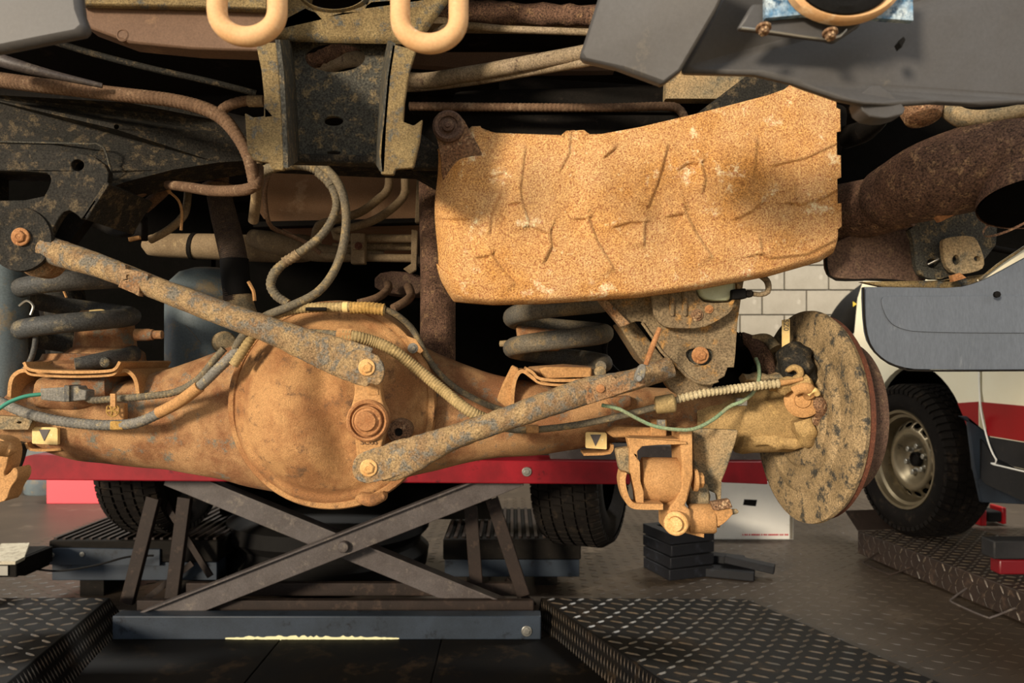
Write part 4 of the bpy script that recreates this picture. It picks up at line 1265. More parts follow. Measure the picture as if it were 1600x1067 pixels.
obj('lever', plate(chaikin([(1115, 792), (1135, 788), (1148, 800), (1138, 812), (1126, 822), (1118, 822), (1120, 808)], 1), 1.06, .03), M_dust, sl, bevel=.003)
obj('square_tab', plate([(1111, 785), (1140, 780), (1145, 793), (1116, 798)], 1.05, .012), M_shielde, sl, bevel=.001)
obj('stud_tip', limb([(1140, 800, 1.07, 5, .005), (1149, 799, 1.07, 4, .004)], capw=True), M_dustg, sl)
obj('tie_strip', plate([(1060, 820), (1080, 826), (1100, 834), (1100, 840), (1068, 832)], 1.08, .01), M_dust, sl)
bg_ = obj('shock_bracket', plate([(1082, 668), (1100, 670), (1154, 672), (1150, 690), (1135, 735), (1128, 752), (1127, 784), (1122, 784), (1120, 772), (1098, 762), (1083, 757)], lambda x, y: 1.10 + (y - 668) * .0003 - (x - 1082) * .0004, .012), M_dustg, bevel=.004)
tag(bg_, 'olive grey flared bracket plate hanging from the axle between fork and brake disc', 'bracket')
lh = T('link_hook', 'sandy cast hook bracket hanging from the axle end beside the red beam', 'bracket', W(8, 785, 1.0))
obj('hook_arm', plate(chaikin([(-40, 680), (4, 684), (14, 700), (12, 722), (4, 745), (14, 740), (22, 729), (28, 734), (27, 748), (16, 762), (10, 782), (-4, 786), (-40, 780)], 1), 1.02, .03), M_dust, lh, bevel=.004, seg=3)
obj('dark_strut', limb([(24, 690, 1.12, 14, .02), (18, 720, 1.12, 12, .02), (6, 750, 1.12, 10, .02)], e=3), M_bracket, lh)
o = obj('sway_bar_end', limb([(10, 702, 1.0, 12, .008), (-4, 700, .99, 12, .01)], capw=True), M_dust, lh)

# ------------------------------------------------------------------ brake drum and backing plate
BC = W(1255, 650, 1.15)
AXD = (-math.cos(R(6)), -math.sin(R(6)), .03)
bk_ = T('brake_drum', 'mud caked backing plate and rusty brake drum on the end of the axle', 'brake', BC - Vector((0, 0, .165)))
A_, U_, V_ = frame_of(AXD)


def disc_pt(a, r, t):
    return BC + A_ * a + (U_ * math.cos(t) + V_ * math.sin(t)) * r


obj('backing_plate', lathe(BC, AXD, [(-.012, .160), (-.004, .1645), (.002, .164), (.004, .160), (.006, .145), (.006, .118), (.010, .112), (.011, .104), (.007, .098), (.006, .080), (.010, .074), (.012, 0)], 96), M_disc, bk_, smooth=30)
obj('rotor_edge', lathe(BC, AXD, [(-.024, .1), (-.023, .156), (-.021, .1580), (-.0145, .1580), (-.0135, .156), (-.0135, .1)], 96), M_redrust, bk_, smooth=30)
obj('drum', lathe(BC, AXD, [(-.068, .0), (-.068, .112), (-.066, .118), (-.056, .121), (-.022, .126)], 96), M_drum, bk_, smooth=30)
for t in (PI * .93, PI * 1.10):
    obj('wheel_stud', lathe(disc_pt(-.064, .118, t), [-v for v in AXD], [(0, .0035), (.012, .0035), (.013, .002), (.013, 0)], 12), M_chrome, bk_)
obj('rolled_window', tube([tuple(W(x, y, d)) for x, y, d in ((1272, 612, 1.115), (1284, 604, 1.12), (1293, 622, 1.125), (1296, 655, 1.125), (1292, 690, 1.12), (1280, 712, 1.115))], .004, world_pts=True), M_hubdust, bk_)
obj('part_tag', plate([(1222, 500), (1234, 498), (1234, 538), (1230, 546), (1222, 548)], lambda x, y: 1.128, .0015), M_cream, bk_, label='tan tag with a small stamped code', smooth=0)


def text(body, p, size, mat, parent, rot=0.0, name='lettering'):
    cu = bpy.data.curves.new(name, 'FONT')
    cu.body = body
    cu.size = size
    cu.extrude = 0.0003
    cu.align_x = 'CENTER'
    cu.align_y = 'CENTER'
    tmp = bpy.data.objects.new('tmp', cu)
    COL.objects.link(tmp)
    me = bpy.data.meshes.new_from_object(tmp.evaluated_get(bpy.context.evaluated_depsgraph_get()))
    bpy.data.objects.remove(tmp)
    me.materials.clear()
    me.materials.append(mat)
    o = bpy.data.objects.new(name, me)
    COL.objects.link(o)
    o.parent = parent
    o.location = Vector(p) - WL[parent.name]
    o.rotation_euler = Matrix(((1, 0, 0), (0, 0, -1), (0, 1, 0))).to_euler() if not rot else (Matrix.Rotation(rot, 3, 'Y') @ Matrix(((1, 0, 0), (0, 0, -1), (0, 1, 0)))).to_euler()
    WL[o.name] = Vector(p)
    return o


text('SZ0', W(1228, 508, 1.1275), .011, M_mark, bk_, rot=PI / 2)
wc_ = T('wheel_cylinder', 'black rounded brake caliper body with a muddy hook behind the ribbed cable end', 'brake part', W(1235, 600, 1.09))
obj('body', limb([(1232, 545, 1.12, 16, .02), (1240, 562, 1.11, 28, .03), (1246, 582, 1.11, 28, .03), (1256, 606, 1.11, 18, .02)], lump=.010, lscale=50, seg=28), M_frame, wc_)
obj('hook', limb([(1232, 578, 1.07, 4, .005), (1240, 574, 1.068, 5, .006), (1249, 578, 1.066, 5.5, .006), (1250, 586, 1.066, 5, .006), (1243, 590, 1.068, 4, .006)], capw=True, n=5), M_hubdust, wc_)
obj('mud_ledge', limb([(1205, 602, 1.09, 10, .015), (1225, 604, 1.08, 13, .018), (1250, 600, 1.08, 12, .015), (1262, 604, 1.09, 8, .012)], lump=.012, lscale=55, seg=28), M_hubdust, wc_)
obj('mud_ledge', limb([(1160, 592, 1.12, 6, .02), (1200, 590, 1.12, 8, .02), (1245, 588, 1.11, 6, .02)], lump=.008, lscale=50), M_dustg, wc_)
lv = T('brake_lever', 'mud covered parking brake lever and boot in the backing plate window', 'brake part', W(1262, 650, 1.08))
obj('cam_disc', lathe(W(1254, 625, 1.085), (-.35, -1, .05), [(-.03, .026), (.004, .026), (.007, .022), (.008, .012), (.012, .011), (.013, 0)], 28), M_dust, lv)
obj('crank', limb([(1240, 612, 1.07, 9, .01), (1255, 606, 1.065, 11, .012), (1266, 618, 1.07, 9, .01)], lump=.006, lscale=50), M_dust, lv)
obj('boot', limb([(1268, 612, 1.09, 8, .012), (1276, 632, 1.085, 13, .016), (1279, 648, 1.09, 11, .015), (1272, 660, 1.095, 7, .012)], lump=.004, lscale=50), M_shielde, lv)
obj('pin', limb([(1262, 616, 1.062, 5, .005), (1270, 610, 1.06, 5, .006), (1276, 615, 1.065, 4, .004)], lump=.004, lscale=70), M_cream, lv)
obj('ribbed_collar', limb([(1252, 655, 1.10, 14, .02), (1258, 672, 1.10, 15, .02), (1262, 690, 1.11, 11, .012)], e=2.4, lump=.006, lscale=60), M_hubdust, lv)
ca = T('hub_arm', 'rust brown curved arm in the shadow left of the brake backing plate', 'arm', W(1185, 590, 1.18))
obj('arm', limb([(1160, 528, 1.22, 9, .012), (1178, 538, 1.2, 12, .014), (1192, 560, 1.18, 14, .016), (1202, 590, 1.16, 12, .014)], lump=.003), M_pipe, ca)
obj('boot', tube([(1146, 533, 1.22), (1156, 533, 1.22), (1164, 533, 1.22)], 13, ribs=(.005, .1), seg=20), M_black, ca)
obj('shade_plate', plate([(1060, 540), (1100, 534), (1228, 534), (1232, 600), (1220, 645), (1050, 645)], 1.27, .02), M_dark, ca, bevel=.002)  # dark plate put in for the caliper's shadow
obj('clip', limb([(1176, 528, 1.2, 6, .01), (1200, 530, 1.19, 8, .01), (1212, 545, 1.18, 9, .01)], lump=.006), M_dustg, ca)
obj('fixing', limb([(1180, 575, 1.17, 6, .006), (1184, 584, 1.16, 6, .008), (1182, 594, 1.16, 4, .006)]), M_black, ca)

# ------------------------------------------------------------------ linkage in front of the differential
cl = T('centre_link', 'sandy upright centre link with a big round pivot on the differential cover', 'link', W(577, 735, 1.02))
obj('link', plate(chaikin([(553, 592), (594, 592), (595, 612), (598, 630), (606, 645), (606, 665), (600, 680), (596, 700), (596, 740), (558, 742), (556, 700), (553, 680), (543, 668), (541, 650), (550, 632), (554, 612)], 1), .995, .022), M_dust, cl, bevel=.003, seg=3)
obj('pivot', lathe(W(575, 657, .995), (0, -1, 0), [(-.01, .0285), (.005, .0285), (.008, .026), (.007, .0235), (.002, .0225), (.002, .0205), (.009, .0200), (.010, .0185), (.0085, .017), (.0095, .0145), (.014, .0125), (.0145, .006), (.013, 0)], 48), M_bolt, cl, smooth=30, label='rusty round pivot head')
obj('raised_pad', plate([(572, 602), (590, 604), (592, 617), (576, 618)], .9935, .003), M_dust, cl, bevel=.001)
text('SCUS', W(576, 691, .9935), .010, M_shielde, cl)
ur = T('upper_rod', 'long upper rod with flaking grey paint from the black bracket to the centre link', 'rod', W(340, 480, .98))
obj('rod', limb([(60, 383, 1.02, 20, .018), (100, 398, 1.01, 21, .019), (160, 417, 1.0, 18.5, .018), (240, 448, .99, 17.5, .0175), (330, 483, .98, 19, .018), (400, 508, .975, 20, .018), (450, 527, .97, 22, .016), (490, 543, .968, 26, .011), (530, 558, .966, 30, .007), (573, 573, .965, 31, .006)], n=8, seg=28, e=2.2, lump=.0012, lscale=90), M_arm, ur, smooth=60)
obj('rod_end', plate(chaikin([(540, 545), (586, 550), (601, 572), (599, 592), (590, 603), (578, 598), (573, 605), (558, 600), (540, 590), (520, 583)], 1), .958, .007), M_arm, ur, bevel=.001)
obj('rear_eye', lathe(W(62, 402, 1.03), (0, -1, 0), [(-.02, .028), (.006, .028), (.010, .024), (.010, 0)], 32), M_arm2, ur)
obj('clamp_plate', plate([(184, 424), (188, 412), (196, 413), (196, 420), (210, 422), (232, 428), (230, 440), (219, 441), (217, 463), (208, 458), (184, 448), (188, 438)], lambda x, y: .974, .012, holes=[ell(200, 432, 3)]), M_arm2, ur, bevel=.0015)
bolt(ur, 573, 574, .957, 8.8, M_boltl, label='dusty yellow hex bolt')
lr = T('lower_rod', 'lower link rod with pale flaking end rising from the centre link to the frame bracket', 'rod', W(780, 700, .98))
obj('rod', limb([(590, 730, .965, 24, .007), (615, 721, .965, 30, .008), (650, 708, .966, 27, .011), (690, 690, .968, 21, .015), (740, 672, .97, 18.5, .0165), (800, 651, .975, 19, .017), (860, 630, .98, 20, .018), (915, 611, .985, 21, .018), (980, 596, 1.0, 17, .016), (1045, 575, 1.02, 17, .016)], n=8, seg=28, e=2.2, lump=.0012, lscale=90), M_arm, lr, smooth=60)
obj('rod_end', plate(chaikin([(549, 735), (554, 714), (572, 704), (610, 694), (640, 690), (655, 700), (640, 735), (610, 748), (590, 752), (574, 756), (556, 750)], 1), .958, .007), M_arm, lr, bevel=.001)
obj('clamp_plate', plate([(921, 598), (956, 585), (962, 592), (1004, 574), (1009, 602), (932, 628)], .962, .01), M_arm2, lr, bevel=.0015)
obj('clamp_lip', plate([(906, 596), (921, 596), (932, 628), (918, 632), (914, 620), (918, 612)], .966, .02), M_arm2, lr, bevel=.001)
obj('rivet', lathe(W(938, 607, .961), (0, -1, 0), [(-.002, .0058), (.002, .0055), (.003, .003), (.003, 0)], 16), M_bolt, lr)
bolt(lr, 576, 731, .957, 9.2, M_boltl, label='dusty yellow hex bolt')
o = T('ground_rod', 'thin rusty orange stay with a grey socket from the rod clamp to the frame bracket', 'stay', W(1000, 590, .95))
obj('stay', limb([(1031, 512, .95, 3.5, .003), (1020, 540, .95, 4.5, .003), (1009, 570, .95, 4, .003)], n=4), M_bolt, o)
obj('socket', plate(chaikin([(1000, 568), (1011, 570), (1006, 596), (992, 597), (991, 588)], 1), .947, .009), M_loomg, o, bevel=.002)
obj('stud', lathe(W(998, 591, .946), (0, -1, 0), [(-.002, .004), (.002, .0035), (.002, 0)], 12), M_chrome, o)

# ------------------------------------------------------------------ frame bracket, right of centre
fb = T('frame_bracket', 'brown plate bracket with stamped cover, hanging from the frame left of the brake', 'bracket', W(1070, 600, 1.05))
obj('outer_plate', plate([(929, 461), (971, 440), (1165, 420), (1157, 473), (1153, 500), (1151, 526), (1149, 556), (1147, 574), (1137, 574), (1132, 588), (1117, 596), (1100, 599), (1078, 592), (1061, 574), (1046, 560), (1033, 549), (1019, 526), (1008, 509), (1002, 502), (994, 502), (984, 505), (971, 511), (950, 486)], 1.02, .008,
                      holes=[ell(995, 456, 9, 7), chaikin([(1070, 553), (1078, 544), (1110, 544), (1117, 553), (1112, 566), (1100, 572), (1080, 568)], 1)]), M_skid, fb, bevel=.002)
obj('edge_flange', plate([(929, 461), (938, 458), (985, 506), (971, 511)], 1.005, .02), M_arm2, fb, bevel=.001)
obj('rear_channel', plate([(965, 505), (990, 500), (1062, 590), (1100, 600), (1060, 604), (1030, 590), (1000, 560)], 1.06, .06), M_skid, fb, bevel=.003)
obj('lower_flange', tube([(1003, 504, 1.016), (1020, 528, 1.016), (1034, 550, 1.016), (1062, 576, 1.016), (1080, 593, 1.016), (1104, 600, 1.016), (1122, 595, 1.016)], 2.2, seg=8), M_skid, fb)
obj('rear_cup', lathe(W(1078, 580, 1.04), (0, -1, 0), [(-.03, .036), (0, .038), (.002, .036), (.002, 0)], 32), M_skid, fb)
bolt(fb, 1094, 555, 1.02, 9, M_bolt, label='large rusty flange bolt')
obj('bolt_seat', plate(chaikin([(1068, 551), (1077, 542), (1112, 542), (1119, 553), (1113, 568), (1100, 574), (1079, 570)], 1), 1.028, .004), M_bracket, fb)
obj('stamped_cover', plate(chaikin([(1016, 430), (1170, 425), (1146, 472), (1144, 487), (1120, 502), (1096, 513), (1050, 513), (1034, 509), (1022, 494), (1018, 470)], 1), .995, .007,
                        holes=[chaikin([(1088, 438), (1152, 433), (1152, 472), (1104, 474), (1092, 466), (1087, 455)], 1)]), M_skid, fb, bevel=.002)
for xx in (1049, 1069):
    obj('pressed_rib', limb([(xx, 448, .994, 4.5, .004), (xx + 1, 470, .994, 4.5, .004), (xx + 1, 490, .994, 4, .004)], capw=True, n=4), M_skid, fb)
bolt(fb, 1089, 492, .994, 6.5, M_shielde, label='brown hex bolt')
bolt(fb, 1108, 483, .994, 4.4, M_bolt, label='small rusty bolt')
rv = T('plastic_reservoir', 'pale green white plastic canister in the window of the stamped bracket', 'canister', W(1120, 470, 1.02))
obj('canister', plate(chaikin([(1086, 425), (1150, 425), (1150, 470), (1104, 470), (1090, 460)], 1), 1.0, .018), M_resv, rv, bevel=.004, seg=3)
obj('connector', plate([(1144, 452), (1166, 450), (1168, 466), (1144, 468)], .99, .02), M_rub, rv, bevel=.002)
obj('connector_tip', plate([(1166, 453), (1177, 453), (1177, 464), (1166, 464)], .992, .014), M_black, rv, bevel=.002)
obj('cable_tail', tube([(1176, 459, 1.0), (1190, 460, 1.0), (1200, 455, 1.0), (1199, 440, 1.0), (1188, 430, 1.01)], [4, 4, 4.5, 5, 5]), M_pipes, rv)

# ------------------------------------------------------------------ coil springs
def coil(name, lab, cx, y0, y1, d, rx, rw, turns, ph, mat, rmm):
    c0, c1 = W(cx, y1, d), W(cx, y0, d)
    n = int(turns * 40)
    pts = []
    rr = px(rx, d)
    for i in range(n + 1):
        f = i / n
        t = ph + f * turns * 2 * PI
        p = c0.lerp(c1, f) + Vector((math.cos(t) * rr, math.sin(t) * rr, 0))
        pts.append(p)
    rs = []
    for i, p in enumerate(pts):
        tg = (pts[min(i + 1, n)] - pts[max(i - 1, 0)]).normalized()
        u = tg.cross(Vector((0, 0, 1))).normalized()
        v = tg.cross(u)
        q = rmm * (1 if i > 3 else (.6 + i * .1))
        rs.append([p + (u * math.cos(a) + v * math.sin(a)) * q for a in [2 * PI * j / 16 for j in range(16)]])
    o = obj(name, rings(rs), mat, smooth=60)
    tag(o, lab, 'spring')
    return o


coil('coil_spring', 'dusty coil spring standing on the axle perch beside the blue grey damper tube', 118, 412, 568, 1.20, 78, 0, 2.55, R(300), M_spring, .0150)
coil('coil_spring', 'dusty coil spring on the axle perch behind the frame bracket, partly under the shield', 872, 462, 572, 1.20, 72, 0, 2.3, R(330), M_springd, .0150)
bp = T('bump_stop', 'rusty brown bump stop cup inside the coil spring at the axle end', 'bump stop', W(165, 570, 1.22))
obj('cup', lathe(W(165, 570, 1.24), (0, 0, 1), [(-.01, .065), (.02, .06), (.03, .048), (.085, .042), (.09, .036), (.09, 0)], 36), M_axle, bp)
obj('dish', lathe(W(120, 572, 1.2), (0, 0, 1), [(-.008, .072), (.004, .074), (.010, .055), (.02, .05), (.022, 0)], 40, sq=(1, .8)), M_axle, bp)
obj('chalk_mark', limb([(140, 487, 1.19, 3, .002), (158, 486, 1.19, 4, .002), (166, 488, 1.19, 3, .002)], n=3, lump=.002), M_cream, bp)
obj('side_stud', join(lathe(W(222, 523, 1.2), (1, 0, 0), [(-.01, .010), (.012, .010), (.014, .009), (.018, .009), (.02, .007), (.033, .007), (.034, .004), (.034, 0)], 12)), M_axle, bp)
obj('rivet', lathe(W(168, 566, 1.09), (0, -1, 0), [(0, .0075), (.008, .0075), (.01, .005), (.01, 0)], 16), M_bracket, bp)
bp = T('bump_stop', 'brown square bump stop block inside the coil spring behind the frame bracket', 'bump stop', W(850, 570, 1.22))
obj('block', plate([(806, 508), (872, 515), (876, 548), (845, 548), (810, 540)], 1.2, .06), M_axle, bp, bevel=.004)
obj('dish', lathe(W(880, 588, 1.19), (0, 0, 1), [(-.01, .06), (.012, .062), (.016, .055), (.02, 0)], 36, sq=(1, .8)), M_axle, bp)
obj('stud', lathe(W(800, 537, 1.2), (-1, 0, 0), [(-.02, .009), (.004, .009), (.006, .006), (.02, .005), (.021, 0)], 14), M_dustg, bp)
obj('rivet', lathe(W(937, 581, 1.09), (0, -1, 0), [(0, .0085), (.008, .0085), (.01, .006), (.01, 0)], 16), M_dustg, bp)
obj('spring_pad', plate([(842, 576), (852, 573), (925, 574), (925, 589), (850, 591)], 1.11, .05), M_dust, bp, bevel=.003)
o = T('damper_tube', 'blue grey damper tube standing at the outer edge beside the coil spring', 'damper', W(5, 590, 1.1))
obj('tube', lathe(W(2, 590, 1.14), (0.03, 0, 1), [(-.03, .0), (-.03, .030), (0, .034), (.16, .034), (.175, .030), (.18, .012), (.18, 0)], 32), M_bluegrey, o)
obj('clip', tube([(30, 478, 1.12), (42, 470, 1.12), (52, 478, 1.12), (48, 492, 1.12)], 2, seg=6), M_chrome, o)
obj('hose', tube([(20, 590, 1.13), (40, 575, 1.13), (52, 550, 1.13), (56, 520, 1.13), (52, 500, 1.13)], 4), M_spring, o)
o = T('shock_absorber', 'grimy dark shock absorber seen through the coil spring beside the damper tube', 'shock absorber', W(95, 540, 1.3))
obj('body', tube([(82, 400, 1.3), (98, 460, 1.3), (112, 540, 1.3), (118, 590, 1.3)], 30, seg=28), M_frame, o)
obj('wire', tube([(84, 420, 1.262), (96, 446, 1.262), (104, 465, 1.262)], 1.8, seg=6), M_dust, o)
obj('collar', tube([(60, 430, 1.29), (78, 500, 1.29), (86, 560, 1.29)], 12, seg=16), M_black, o)

# ------------------------------------------------------------------ parts seen above the axle
o = T('blue_canister', 'blue grey rounded canister behind the upper rod', 'canister', W(330, 590, 1.35))
obj('can', lathe(W(328, 585, 1.42), (0, 0, 1), [(0, .074), (.02, .080), (.15, .080), (.175, .074), (.195, .055), (.204, .03), (.205, 0)], 48), M_bluegrey, o)
obj('outlet', lathe(W(350, 535, 1.32), (.5, -1, 0), [(-.02, .020), (.01, .020), (.012, .018), (.014, .016), (.03, .016), (.032, 0)], 24), M_dustg, o)
obj('scratch', tube([(290, 508, 1.339), (305, 525, 1.338), (314, 538, 1.339)], .6, seg=5), M_wall, o)
o = T('braided_hose', 'thick brown braided hose with a black taped cuff dropping behind the upper rod', 'hose', W(365, 480, 1.25))
obj('hose', tube([(338, 285, 1.3), (348, 330, 1.28), (358, 370, 1.26), (366, 410, 1.25), (370, 470, 1.25)], [17, 19, 20, 20, 20], ribs=(.003, .025), seg=28), M_braid, o)
obj('taped_cuff', tube([(366, 405, 1.25), (368, 435, 1.25), (372, 462, 1.25)], 21.5, seg=28), M_rub, o)
obj('fitting', tube([(372, 460, 1.25), (378, 482, 1.25), (384, 500, 1.25)], 20, seg=24), M_dustg, o)
obj('bracket_clip', tube([(388, 440, 1.22), (396, 455, 1.22), (398, 470, 1.22)], 3, seg=6), M_dust, o)
o = T('grommet_fitting', 'brown pipe elbow and ring fitting above the braided hose', 'fitting', W(340, 290, 1.25))
obj('neck', lathe(W(341, 300, 1.28), (0, 0, 1), [(0, .025), (.012, .026), (.014, .018), (.05, .017), (.06, 0)], 28), M_hose, o)
o = T('silencer_pipe', 'brown grey steel canister lying crosswise behind the braided hose', 'canister', W(400, 400, 1.5))
obj('canister', tube([(225, 380, 1.5), (240, 383, 1.5), (320, 385, 1.5), (400, 388, 1.5), (470, 388, 1.5), (500, 388, 1.5)], [8, 17, 20, 21, 22, 14], seg=24), M_fuel, o)
obj('band', tube([(300, 384, 1.5), (306, 385, 1.5)], 21, seg=24), M_black, o)
obj('canister', tube([(395, 372, 1.48), (430, 380, 1.46), (500, 395, 1.46), (600, 400, 1.48)], [14, 17, 14, 8], seg=20), M_fuel, o)
fl = T('fuel_lines', 'parallel brown steel lines held in a clip left of the heat wrap', 'pipe', W(580, 400, 1.45))
obj('line', tube([(606, 230, 1.45), (608, 268, 1.45), (606, 296, 1.45), (590, 312, 1.45), (562, 332, 1.45), (520, 345, 1.45), (498, 352, 1.45), (492, 375, 1.45), (496, 392, 1.45), (515, 400, 1.45), (650, 404, 1.45)], 6.5, seg=12), M_fuel, fl)
obj('line', tube([(632, 240, 1.44), (633, 280, 1.44), (630, 308, 1.44), (600, 335, 1.44), (570, 350, 1.44), (540, 358, 1.44), (522, 362, 1.44), (528, 371, 1.44), (560, 372, 1.44), (650, 373, 1.44)], 6.5, seg=12), M_fuel, fl)
obj('line', tube([(520, 385, 1.47), (650, 386, 1.47)], 6, seg=12), M_fuel, fl)
obj('clip', join(pbox(548, 364, 570, 412, 1.42, .02), pbox(550, 378, 568, 390, 1.415, .01)), M_fuel, fl, bevel=.002)
bolt(fl, 560, 384, 1.413, 4, M_redrust)
obj('bracket_strip', plate([(643, 358), (652, 360), (650, 422), (640, 428), (630, 420), (642, 412)], 1.43, .01), M_fuel, fl, bevel=.001)
o = T('valve_block', 'brown blocky casting with two bent stub pipes above the differential', 'valve', W(610, 470, 1.4))
obj('casting', plate(chaikin([(585, 428), (620, 422), (665, 432), (670, 455), (640, 462), (585, 455)], 1), 1.45, .08), M_drum, o, bevel=.01)
obj('stub', tube([(560, 474, 1.32), (590, 465, 1.34), (606, 452, 1.38), (606, 444, 1.42)], 6.5), M_hose, o)
obj('stub', tube([(614, 482, 1.3), (632, 472, 1.32), (642, 462, 1.36), (638, 448, 1.42)], 7), M_hose, o)
o = T('breather_fitting', 'small brown banjo fitting on top of the differential housing', 'fitting', W(515, 510, 1.1))
obj('body', lathe(W(517, 506, 1.1), (.25, -.3, 1), [(-.012, .010), (.004, .010), (.006, .014), (.012, .014), (.014, .008), (.022, .008)], 12), M_hose, o)
obj('arm', tube([(512, 510, 1.1), (528, 500, 1.1), (541, 492, 1.1)], 5), M_hose, o)
obj('bracket', tube([(478, 484, 1.07), (500, 486, 1.07), (512, 490, 1.07)], 1.5, seg=6), M_chrome, o)
o = T('axle_clip', 'small pale metal clip holding the thin hose at the top of the differential', 'clip', W(652, 540, 1.08))
obj('clip', plate([(634, 524), (650, 530), (662, 548), (656, 553), (646, 546), (640, 534)], 1.06, .006), M_dust, o, bevel=.001)
obj('screw', hexbolt(W(645, 544, 1.06), (0, -1, 0), .005), M_loomg, o)
# upper coil behind the bracket
o = T('upper_spring_seat', 'black upper coil and clamp behind the link bracket', 'spring', W(180, 370, 1.2))
obj('coil', tube([(120, 330, 1.2), (160, 352, 1.22), (190, 362, 1.2), (215, 352, 1.16), (222, 340, 1.15)], 9), M_black, o)
obj('coil', tube([(130, 318, 1.2), (170, 326, 1.22), (205, 330, 1.2), (222, 345, 1.16), (218, 368, 1.15)], 8), M_black, o)
obj('hook_pipe', tube([(165, 310, 1.16), (200, 308, 1.14), (224, 298, 1.14), (228, 285, 1.15), (215, 278, 1.17), (190, 272, 1.2)], 8), M_hose, o)
obj('clamp', plate([(190, 315), (206, 316), (222, 350), (222, 374), (200, 374), (212, 362), (210, 345), (198, 330)], 1.13, .02), M_black, o, bevel=.002)
obj('clamp_tag', plate([(200, 371), (217, 368), (218, 373), (201, 377)], 1.125, .005), M_dust, o)
o = T('knotted_hose', 'knotted brown hoses with a hanging tie end under the chassis rail', 'hose', W(270, 320, 1.2))
obj('hose', tube([(225, 325, 1.2), (240, 312, 1.19), (255, 298, 1.18), (262, 285, 1.18), (255, 275, 1.2)], 9), M_hose, o)
obj('hose', tube([(235, 375, 1.25), (262, 360, 1.24), (285, 340, 1.24), (292, 320, 1.26), (295, 280, 1.3)], 6), M_fuel, o)
obj('tie_end', tube([(262, 298, 1.17), (278, 312, 1.17), (284, 330, 1.17), (283, 360, 1.17)], 2.2, seg=6), M_dust, o)
obj('strap', tube([(245, 280, 1.18), (258, 290, 1.17), (266, 302, 1.17)], 3, seg=6), M_dust, o)

# ------------------------------------------------------------------ hoses and wires
def cable(name, lab, cat, pts, r, mat, ribs=None, extra=None, seg=14):
    t = T(name, lab, cat, W(*pts[len(pts) // 2]))
    obj('hose' if cat == 'hose' else 'sheath', tube(pts, r, ribs=ribs, seg=seg), mat, t, smooth=60)
    if extra:
        extra(t)
    return t


def ex1(t):
    obj('branch', tube([(338, 183, 1.0), (352, 168, 1.0), (372, 160, 1.0), (392, 157, 1.0), (418, 158, 1.0)], 8, ribs=(.007, .03)), M_hose, t)
    obj('tape_end', tube([(388, 158, .998), (412, 158, .998)], 9), M_fuel, t)


cable('wiring_loom', 'thick brown taped wiring loom arching down from the upper corner over the chassis rail', 'loom',
      [(-40, 120, 1.02), (0, 125, 1.02), (60, 133, 1.01), (130, 141, 1.01), (200, 149, 1.0), (270, 157, 1.0), (320, 170, 1.0), (350, 187, 1.0), (372, 215, 1.0), (388, 245, 1.0), (395, 275, 1.0), (398, 297, 1.0)], [12, 12, 11.5, 11, 11, 10.5, 11, 11, 9.5, 9.5, 9, 8], M_hose, ribs=(.006, .03), extra=ex1)
cable('cross_hose', 'smooth brown pipe running level under the chassis rail into the loom', 'hose', [(262, 289, 1.12), (290, 292, 1.1), (330, 298, 1.06), (370, 298, 1.02), (392, 294, 1.0), (402, 286, 1.0), (404, 262, 1.02)], [7, 8, 8.5, 9, 9, 8.5, 8], M_hose)
cable('drop_hose', 'grey hose hanging down from the bracket flange behind the loom', 'hose', [(402, 240, 1.1), (402, 280, 1.12), (400, 310, 1.16), (396, 345, 1.2)], 8, M_fuel)
cable('thin_hose', 'thin brown hose curving down behind the ribbed hose loop', 'hose', [(424, 262, 1.2), (416, 285, 1.2), (414, 310, 1.22), (422, 352, 1.25), (450, 366, 1.28), (480, 380, 1.3), (500, 395, 1.32)], 3.6, M_hose)


def ex2(t):
    obj('collar', tube([(498, 268, 1.08), (512, 280, 1.08), (519, 290, 1.08)], 9, ribs=(.006, .05)), M_hoseg, t)
    obj('ferrule', tube([(444, 410, 1.08), (458, 402, 1.08), (466, 396, 1.08)], 8, ribs=(.006, .08)), M_fuel, t)


cable('ribbed_hose', 'ribbed dusty hose in an open loop above the differential', 'hose',
      [(398, 285, 1.1), (412, 268, 1.1), (440, 258, 1.09), (475, 257, 1.08), (500, 268, 1.08), (518, 290, 1.08), (526, 318, 1.08), (518, 345, 1.08), (500, 370, 1.08), (475, 390, 1.08), (448, 408, 1.08), (430, 425, 1.08), (423, 445, 1.08), (432, 462, 1.08), (450, 474, 1.08)],
      [7, 8, 8.5, 9, 8, 7, 6.5, 6.5, 6.5, 6.5, 6.5, 7.5, 7, 7, 6.5], M_hoseg, ribs=(.005, .05), extra=ex2)
cable('long_hose', 'smooth grey brown hose curving inside the bracket down to the rod', 'hose',
      [(500, 256, 1.07), (512, 266, 1.07), (528, 285, 1.06), (538, 312, 1.06), (541, 345, 1.06), (536, 385, 1.05), (524, 420, 1.05), (506, 447, 1.04), (485, 464, 1.03), (450, 480, 1.02), (410, 497, 1.02), (380, 525, 1.02), (368, 545, 1.03)], 6.8, M_hoseg)


def ex3(t):
    obj('ribbed_end', tube([(548, 481, 1.03), (575, 481, 1.03), (600, 484, 1.03)], 9.5, ribs=(.005, .06)), M_cream_d, t)
    obj('tape_mark', tube([(536, 480, 1.03), (544, 480, 1.03)], 8.8), M_cream, t)
    obj('clip_tab', tube([(478, 483, 1.02), (510, 483, 1.02)], 3), M_black, t)


